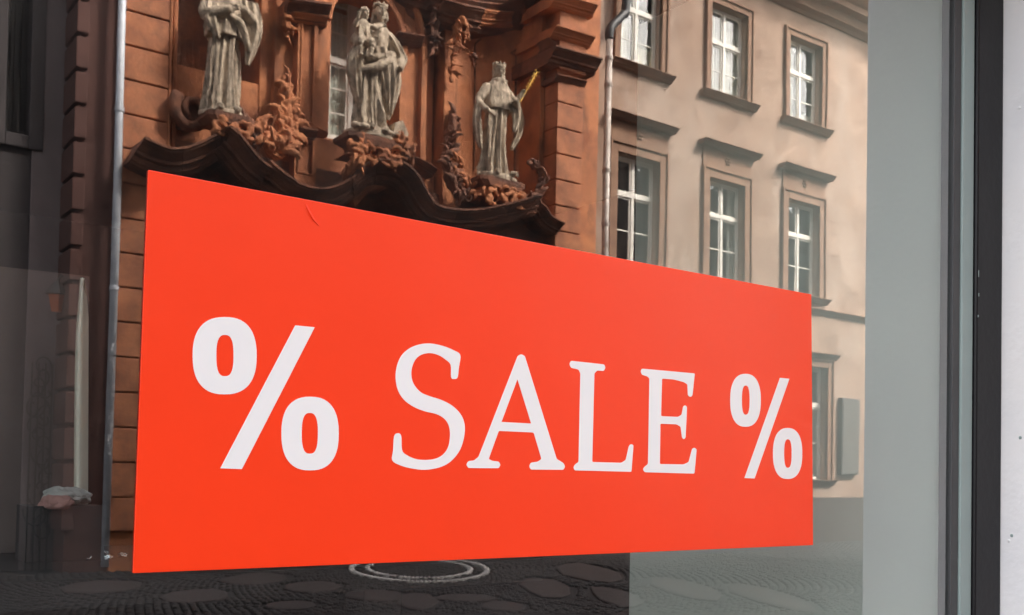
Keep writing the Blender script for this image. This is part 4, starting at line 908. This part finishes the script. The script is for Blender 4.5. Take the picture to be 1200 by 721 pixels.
# ================================================================== TAN HOUSE
PT = -0.30
house = thing('tan_house', 'tan rendered house with white windows framed in brown stone', 'building', (20, FY(PT), 0))
cols = []
for (lx, rx) in ((722, 768), (829.5, 872), (922, 957)):
    cols.append((S(lx, 110, PT - 0.1)[0], S(rx, 110, PT - 0.1)[0]))
for a, b in cols: print('col', round(a, 2), round(b, 2), round(b - a, 2))
zu1 = S(850, 10, PT)[1]; zu0 = S(850, 116, PT)[1]; zl1 = S(849, 212, PT)[1]
zl0 = zl1 - (zu1 - zu0) - 0.25
print('floors', zu1, zu0, zl1, zl0)
wW = 1.22; cen = [(a + b) / 2 for a, b in cols]; sp_ = (cen[2] - cen[0]) / 2
cen = [cen[0] + sp_ * k for k in (0, 1, 2, 3.45, 4.45, 5.45)]
X0h, X1h = Pr2, cen[-1] + 3.0
zg0, zg1 = S(970, 563, PT)[1], S(970, 432, PT)[1]
gcen = S(960, 500, PT - 0.1)[0] - 0.35
holes = []
for c_ in cen: holes += [(c_ - wW / 2, c_ + wW / 2, zu0, zu1), (c_ - wW / 2, c_ + wW / 2, zl0, zl1)]
gholes = [(gcen + sp_ * k - 0.5, gcen + sp_ * k + 0.5, zg0, zg1) for k in (-2, -1, 0, 1.6, 2.6)]
zpl = S(985, 583, PT)[1]; zstr = S(985, 372, PT)[1]; zev = S(1010, 38, PT + 0.4)[1]
wall_holes(X0h, X1h, zstr, zev + 0.3, holes, FY(PT), FY(PT - 0.25)).build('wall', M['tan'], house)
wall_holes(X0h, X1h, zpl, zstr - 0.002, gholes, FY(PT), FY(PT - 0.25)).build('wall', M['tan'], house)
box('plinth', M['plinth'], house, X0h, X1h, FY(PT - 0.3), FY(PT + 0.06), -0.02, zpl, 0.01)
hm = PROF
def hmould(name, x0, x1, z, p, s, m, parent=house):
    rs = []
    for x in (x0, x1):
        ring = [(x, FY(p + o * s), z + h * s) for o, h in PROF]; ring += [(x, FY(PT - 0.05), z + PROF[-1][1] * s), (x, FY(PT - 0.05), z)]
        rs.append(ring)
    return MB().rings(rs).build(name, m, parent)
hmould('string_course', X0h, X1h, zstr + 0.1, PT + 0.14, 0.55, M['trim'])
hmould('eaves', X0h, X1h + 0.3, zev + 1.02, PT + 1.0, 2.9, M['trim'])
rfm = MB(); rfm.rings([[(x, FY(PT + 1.05), zev + 1.024), (x, FY(PT - 6), zev + 7.5), (x, FY(PT - 6.2), zev + 0.4)] for x in (X0h, X1h + 0.3)]); rfm.build('roof', M['roof'], house)
box('ceiling', M['room'], house, X0h, X1h, FY(PT - 6), FY(PT - 2.0), -0.1, zev)
def surround(o, x0, x1, z0, z1, wd=0.24, cap=False, frieze=False):
    e = 0.03
    for (a, b, c_, d_) in ((x0 - wd, x0, z0, z1 + wd), (x1, x1 + wd, z0, z1 + wd), (x0 + 0.001, x1 - 0.001, z1, z1 + wd)):
        box('surround', M['trim'], o, a, b, FY(PT - 0.05), FY(PT + 0.05), c_, d_, 0.012)
    k = 0.07
    for (a, b, c_, d_) in ((x0 - wd - 0.0, x0 - wd + k, z0, z1 + wd), (x1 + wd - k, x1 + wd + 0.0, z0, z1 + wd), (x0 - wd + k + 0.001, x1 + wd - k - 0.001, z1 + wd - k, z1 + wd)):
        box('surround', M['trim'], o, a + 0.001, b - 0.001, FY(PT + 0.052), FY(PT + 0.085), c_ + 0.001, d_ - 0.001, 0.012)
    if frieze:
        box('frieze', M['trim'], o, x0 - wd + 0.02, x1 + wd - 0.02, FY(PT - 0.04), FY(PT + 0.035), z1 + wd + 0.003, z1 + wd + 0.42, 0.01)
        mr = MB(); xm, zm = (x0 + x1) / 2, z1 + wd + 0.21
        for q_ in range(6): mr.ball((xm + 0.07 * math.cos(q_ * 1.047), FY(PT + 0.045), zm + 0.07 * math.sin(q_ * 1.047)), (0.035, 0.03, 0.035), 8, 5)
        mr.ball((xm, FY(PT + 0.05), zm), 0.04, 8, 5); mr.build('rosette', M['trim'], o, smooth=True)
        hmould('cornice', x0 - wd - 0.12, x1 + wd + 0.12, z1 + wd + 0.53, PT + 0.27, 0.34, M['capm'], o)
k = 0
curt = [[(0, .48, 0.05, .98, 'curtain'), (0.55, 1, 0.0, .3, 'blind')], [(0, 1, 0.0, .95, 'curtain')], [(0, 0.46, 0.0, .95, 'curtain'), (.52, 1, .0, .2, 'curtain')], [(0, .2, 0, 1, 'curtain')], [], []]
for i, c_ in enumerate(cen):
    x0, x1 = c_ - wW / 2, c_ + wW / 2
    o = window_unit(house, x0, x1, zu0, zu1, PT - 0.2, [0.62], [1, 0], 10 + i, curtain=curt[i]); surround(o, x0, x1, zu0, zu1, 0.2)
    hmould('sill', x0 - 0.32, x1 + 0.32, zu0 + 0.02, PT + 0.20, 0.42, M['trim'], o)
    o = window_unit(house, x0, x1, zl0, zl1, PT - 0.2, [0.66], [1, 0], 20 + i, curtain=[(0, 0.16, 0, 1, 'curtain')] if i % 2 == 0 else [(0.8, 1, 0, 1, 'curtain'), (0, .1, 0, 1, 'curtain')]); surround(o, x0, x1, zl0, zl1, 0.25, frieze=True)
    hmould('sill', x0 - 0.3, x1 + 0.3, zl0 + 0.02, PT + 0.20, 0.42, M['trim'], o)
for a, b, c_, d_ in gholes:
    o = window_unit(house, a, b, c_, d_, PT - 0.2, [0.66], [1, 0], int(a * 7) % 50, curtain=[(0, 1, 0, 0.7, 'curtain')]); surround(o, a, b, c_, d_, 0.22)
    hmould('sill', a - 0.3, b + 0.3, c_ + 0.02, PT + 0.18, 0.4, M['trim'], o); hmould('cap', a - 0.3, b + 0.3, d_ + 0.34, PT + 0.22, 0.4, M['trim'], o)
(xb0, zb1), (xb1, zb0) = S(988, 466, PT + 0.15), S(1008, 557, PT + 0.15)
nb = thing('notice_case', 'flat grey metal case on the tan house wall near the ground floor window', 'case', ((xb0 + xb1) / 2, FY(PT), zb0))
box('case', M['box'], nb, xb0, xb1, FY(PT - 0.01), FY(PT + 0.12), zb0, zb1, 0.012)
box('door', M['box'], nb, xb0 + 0.03, xb1 - 0.03, FY(PT + 0.122), FY(PT + 0.135), zb0 + 0.03, zb1 - 0.03, 0.004)

# ================================================================== GREY HOUSE at the left, set back
gh = thing('grey_house', 'dark grey house set back beside the church with a tall framed window', 'building', (-3, FY(-0.7), 0))
PG = -0.72; xg1 = S(80, 150, PG)[0] + 0.05
wg0, wg1 = S(8, 100, PG)[0], S(36, 100, PG)[0]; zw0 = S(20, 158, PG)[1]
wall_holes(-16, xg1, 0, TOPZ + 1, [(wg0, wg1, zw0, zw0 + 4.2), (wg0 - 3.0, wg1 - 3.0, zw0, zw0 + 4.2)], FY(PG), FY(PG - 0.4)).build('wall', M['grey'], gh)
box('corner_pier', M['greyl'], gh, S(39, 150, PG)[0], xg1, FY(PG), FY(PG + 0.05), 0, TOPZ + 1, 0.01)
for a in (wg0, wg0 - 3.0):
    b = a + wg1 - wg0
    o = window_unit(gh, a, b, zw0, zw0 + 4.2, PG - 0.3, [0.7], [2, 1], 40, fw=0.03, mull=0.03, wm='iron')
    for (x0, x1, c_, d_) in ((a - 0.2, a, zw0 - 0.2, zw0 + 4.4), (b, b + 0.2, zw0 - 0.2, zw0 + 4.4), (a, b, zw0 - 0.2, zw0)): box('surround', M['grey'], o, x0, x1, FY(PG - 0.02), FY(PG + 0.08), c_, d_, 0.02)
box('ceiling', M['room'], gh, -16, xg1 - 0.2, FY(PG - 6), FY(PG - 2.2), 0, TOPZ)
# lantern on a bracket and ironwork in front of the grey house
lx, lz = S(68, 345, -0.3); lant = thing('wall_lantern', 'small bracket lantern with orange glass on the church corner', 'lamp', (lx, FY(-0.3), lz))
cap = MB(); cap.rings([[(lx + r * math.cos(t), FY(-0.3) + r * math.sin(t), lz + z) for t in np.linspace(0, 2 * math.pi, 9)[:-1]] for r, z in ((0.17, 0.0), (0.15, 0.05), (0.06, 0.16), (0.02, 0.2))]); cap.build('lantern_cap', M['iron'], lant)
gl = MB(); gl.rings([[(lx + r * math.cos(t), FY(-0.3) + r * math.sin(t), lz + z) for t in np.linspace(0, 2 * math.pi, 9)[:-1]] for r, z in ((0.12, -0.01), (0.07, -0.26))]); gl.build('lamp_glass', M['orange'], lant)
MB().tube([(lx, FY(-0.3), lz + 0.2), (lx + 0.05, FY(-0.3), lz + 0.3), (Xa - 0.05, FY(-0.3), lz + 0.26)], 0.02, 8, up=Vector((0, 1, 0))).build('bracket', M['iron'], lant)
gr = thing('iron_grille', 'wrought iron grille of curling scrolls before the grey house wall', 'grille', (S(50, 500, -0.6)[0], FY(-0.6), 0))
r_ = random.Random(11)
for k in range(20):
    a0 = S(r_.uniform(40, 60), 430 + k * 10, -0.6); rr = r_.uniform(0.08, 0.22); ph = r_.uniform(0, 6.28); pts = [(a0[0] + rr * (1 - t / 7) * math.cos(ph + t), FY(-0.55), a0[1] + rr * 1.3 * (1 - t / 7) * math.sin(ph + t)) for t in np.linspace(0, 6, 18)]
    MB().tube(pts, 0.014, 5, up=Vector((0, 1, 0))).build('scroll', M['iron'], gr)
for pxx in (36, 44, 52, 60):
    X = S(pxx, 500, -0.6)[0]; box('bar', M['iron'], gr, X - 0.012, X + 0.012, FY(-0.6), FY(-0.576), 0.0, S(50, 425, -0.6)[1])

# ================================================================== PAVING
def stones(name, cells, m, h=0.035, kind='stuff'):
    """cells: centre x,y, half length, half width, angle, z lift; one joined mesh of domed stones"""
    mb = MB(); v = []; f = []; n = 0
    for (x, y, a, b, t, dz) in cells:
        c_, s_ = math.cos(t), math.sin(t)
        for k, (rr, zz) in enumerate(((1.0, -0.01), (0.92, h * 0.7 + dz), (0.55, h + dz))):
            for i in range(6):
                q_ = i / 6 * 2 * math.pi; X, Y = a * rr * math.cos(q_), b * rr * math.sin(q_); v.append((x + X * c_ - Y * s_, y + X * s_ + Y * c_, zz))
        for k in range(2):
            for i in range(6): j = (i + 1) % 6; f.append((n + k * 6 + i, n + k * 6 + j, n + k * 6 + 6 + j, n + k * 6 + 6 + i))
        f.append(tuple(n + 12 + i for i in range(6))); n += 18
    mb.v = v; mb.f = f; o = mb.build(name, m); o['kind'] = kind; return o
cr_c = at(487, 669, FAC - 1); # rough place of the ring mosaic: along this ray the ground is met at
def on_ground(px_, py_):
    d = ray(px_, py_); t = -EYE.z / d.z; q_ = EYE + d * t; return q_.x, -q_.y
rc = on_ground(492, 667); ea = on_ground(568, 671); eb = on_ground(492, 683); eh = math.dist(rc, ea) * 0.98; ev = math.dist(rc, eb)
vd = Vector((rc[0], rc[1] - 1.0)).normalized(); hd = Vector((-vd.y, vd.x))
def local(x, y): d = Vector((x - rc[0], y - rc[1])); return d.dot(hd) / eh, d.dot(vd) / ev
def cluster_slabs():
    out = [(on_ground(440, 700), 0.42, 0.62, 0.4), (on_ground(365, 690), 0.40, 0.7, 0.9), (on_ground(545, 702), 0.40, 0.42, 0.2), (on_ground(490, 706), 0.26, 0.9, 0.0), (on_ground(300, 680), 0.5, 0.8, 1.2),
           (on_ground(640, 690), 0.35, 1.4, 1.0), (on_ground(690, 672), 0.5, 1.6, 0.9), (on_ground(590, 712), 0.28, 0.5, 0.5), (on_ground(230, 700), 0.4, 0.7, 0.8), (on_ground(720, 700), 0.3, 1.2, 1.0), (on_ground(340, 712), 0.3, 0.4, 0.0), (on_ground(800, 690), 0.4, 1.6, 1.1), (on_ground(900, 700), 0.4, 1.6, 1.1), (on_ground(120, 690), 0.5, 0.8, 0.3)]
    return [(c[0], c[1], a, b, t) for c, a, b, t in out]
SL = cluster_slabs(); slabs = []
mb = MB(); r_ = random.Random(4)
for x, y, a, b, t in SL:
    n = 9; pts = []
    base = [(a * math.cos(q_) * r_.uniform(0.82, 1.05), b * math.sin(q_) * r_.uniform(0.82, 1.05)) for q_ in (2 * math.pi * i / n for i in range(n))]
    W_ = [(x + hd.x * p + vd.x * q_, y + hd.y * p + vd.y * q_) for p, q_ in base]
    cxs, cys = x, y; mb2 = MB()
    mb2.rings([[(px_, py_, -0.02) for px_, py_ in W_], [(px_, py_, 0.022) for px_, py_ in W_], [(cxs + (px_ - cxs) * 0.93, cys + (py_ - cys) * 0.93, 0.034) for px_, py_ in W_]])
    slabs.append(mb2)
street = bpy.data.objects['street']
for m_ in slabs: m_.build('paving_slab', M['slab'], street, smooth=False)
def in_slab(x, y):
    for sx, sy, a, b, t in SL:
        d = Vector((x - sx, y - sy)); p, q_ = d.dot(hd) / (a + 0.05), d.dot(vd) / (b + 0.05)
        if p * p + q_ * q_ < 1: return True
    return False
cells = []; palec = []; ring = []
for k in range(1, 125):
    rr_ = k * 0.115; cnt = int(2 * math.pi * rr_ / 0.12)
    for i in range(cnt):
        a = 2 * math.pi * (i + 0.5 * (k % 2)) / cnt + rng.normal() * 0.1 / cnt; wob = 0.22 * math.sin(3 * a + rr_ * 0.8) * min(1, rr_ / 3)
        x, y = rc[0] + (rr_ + wob) * math.cos(a), rc[1] + (rr_ + wob) * math.sin(a)
        if not (-14.6 < y < -2.4 and -4 < x < 24): continue
        u_, v_ = local(x, y)
        d = math.hypot(u_, v_)
        if abs(d - 1) < 0.09 or abs(d - 0.76) < 0.07: continue
        if d > 1.1 and in_slab(x, y): continue
        (palec if (k % 9 == 4 and d > 1.2 and rng.random() < 0.55) else cells).append((x, y, 0.052, 0.046, a, rng.uniform(-0.008, 0.01)))
for rr_, cnt in ((1.0, 110), (0.76, 86)):
    for k in range(cnt):
        if rng.random() < 0.06: continue
        a = 2 * math.pi * k / cnt; u_, v_ = rr_ * eh * math.cos(a), rr_ * ev * math.sin(a)
        a2 = math.atan2(ev * math.cos(a), -eh * math.sin(a)); dx = hd * (-eh * math.sin(a)) + vd * (ev * math.cos(a)); L_ = dx.length * rr_ * 2 * math.pi / cnt
        ring.append((rc[0] + hd.x * u_ + vd.x * v_, rc[1] + hd.y * u_ + vd.y * v_, L_ * 0.5, 0.055, math.atan2(dx.y, dx.x), 0.0))
stones('cobbles', cells, M['cobble']); stones('light_cobbles', palec, M['slab']); stones('pale_ring_stones', ring, M['pale'], 0.04)
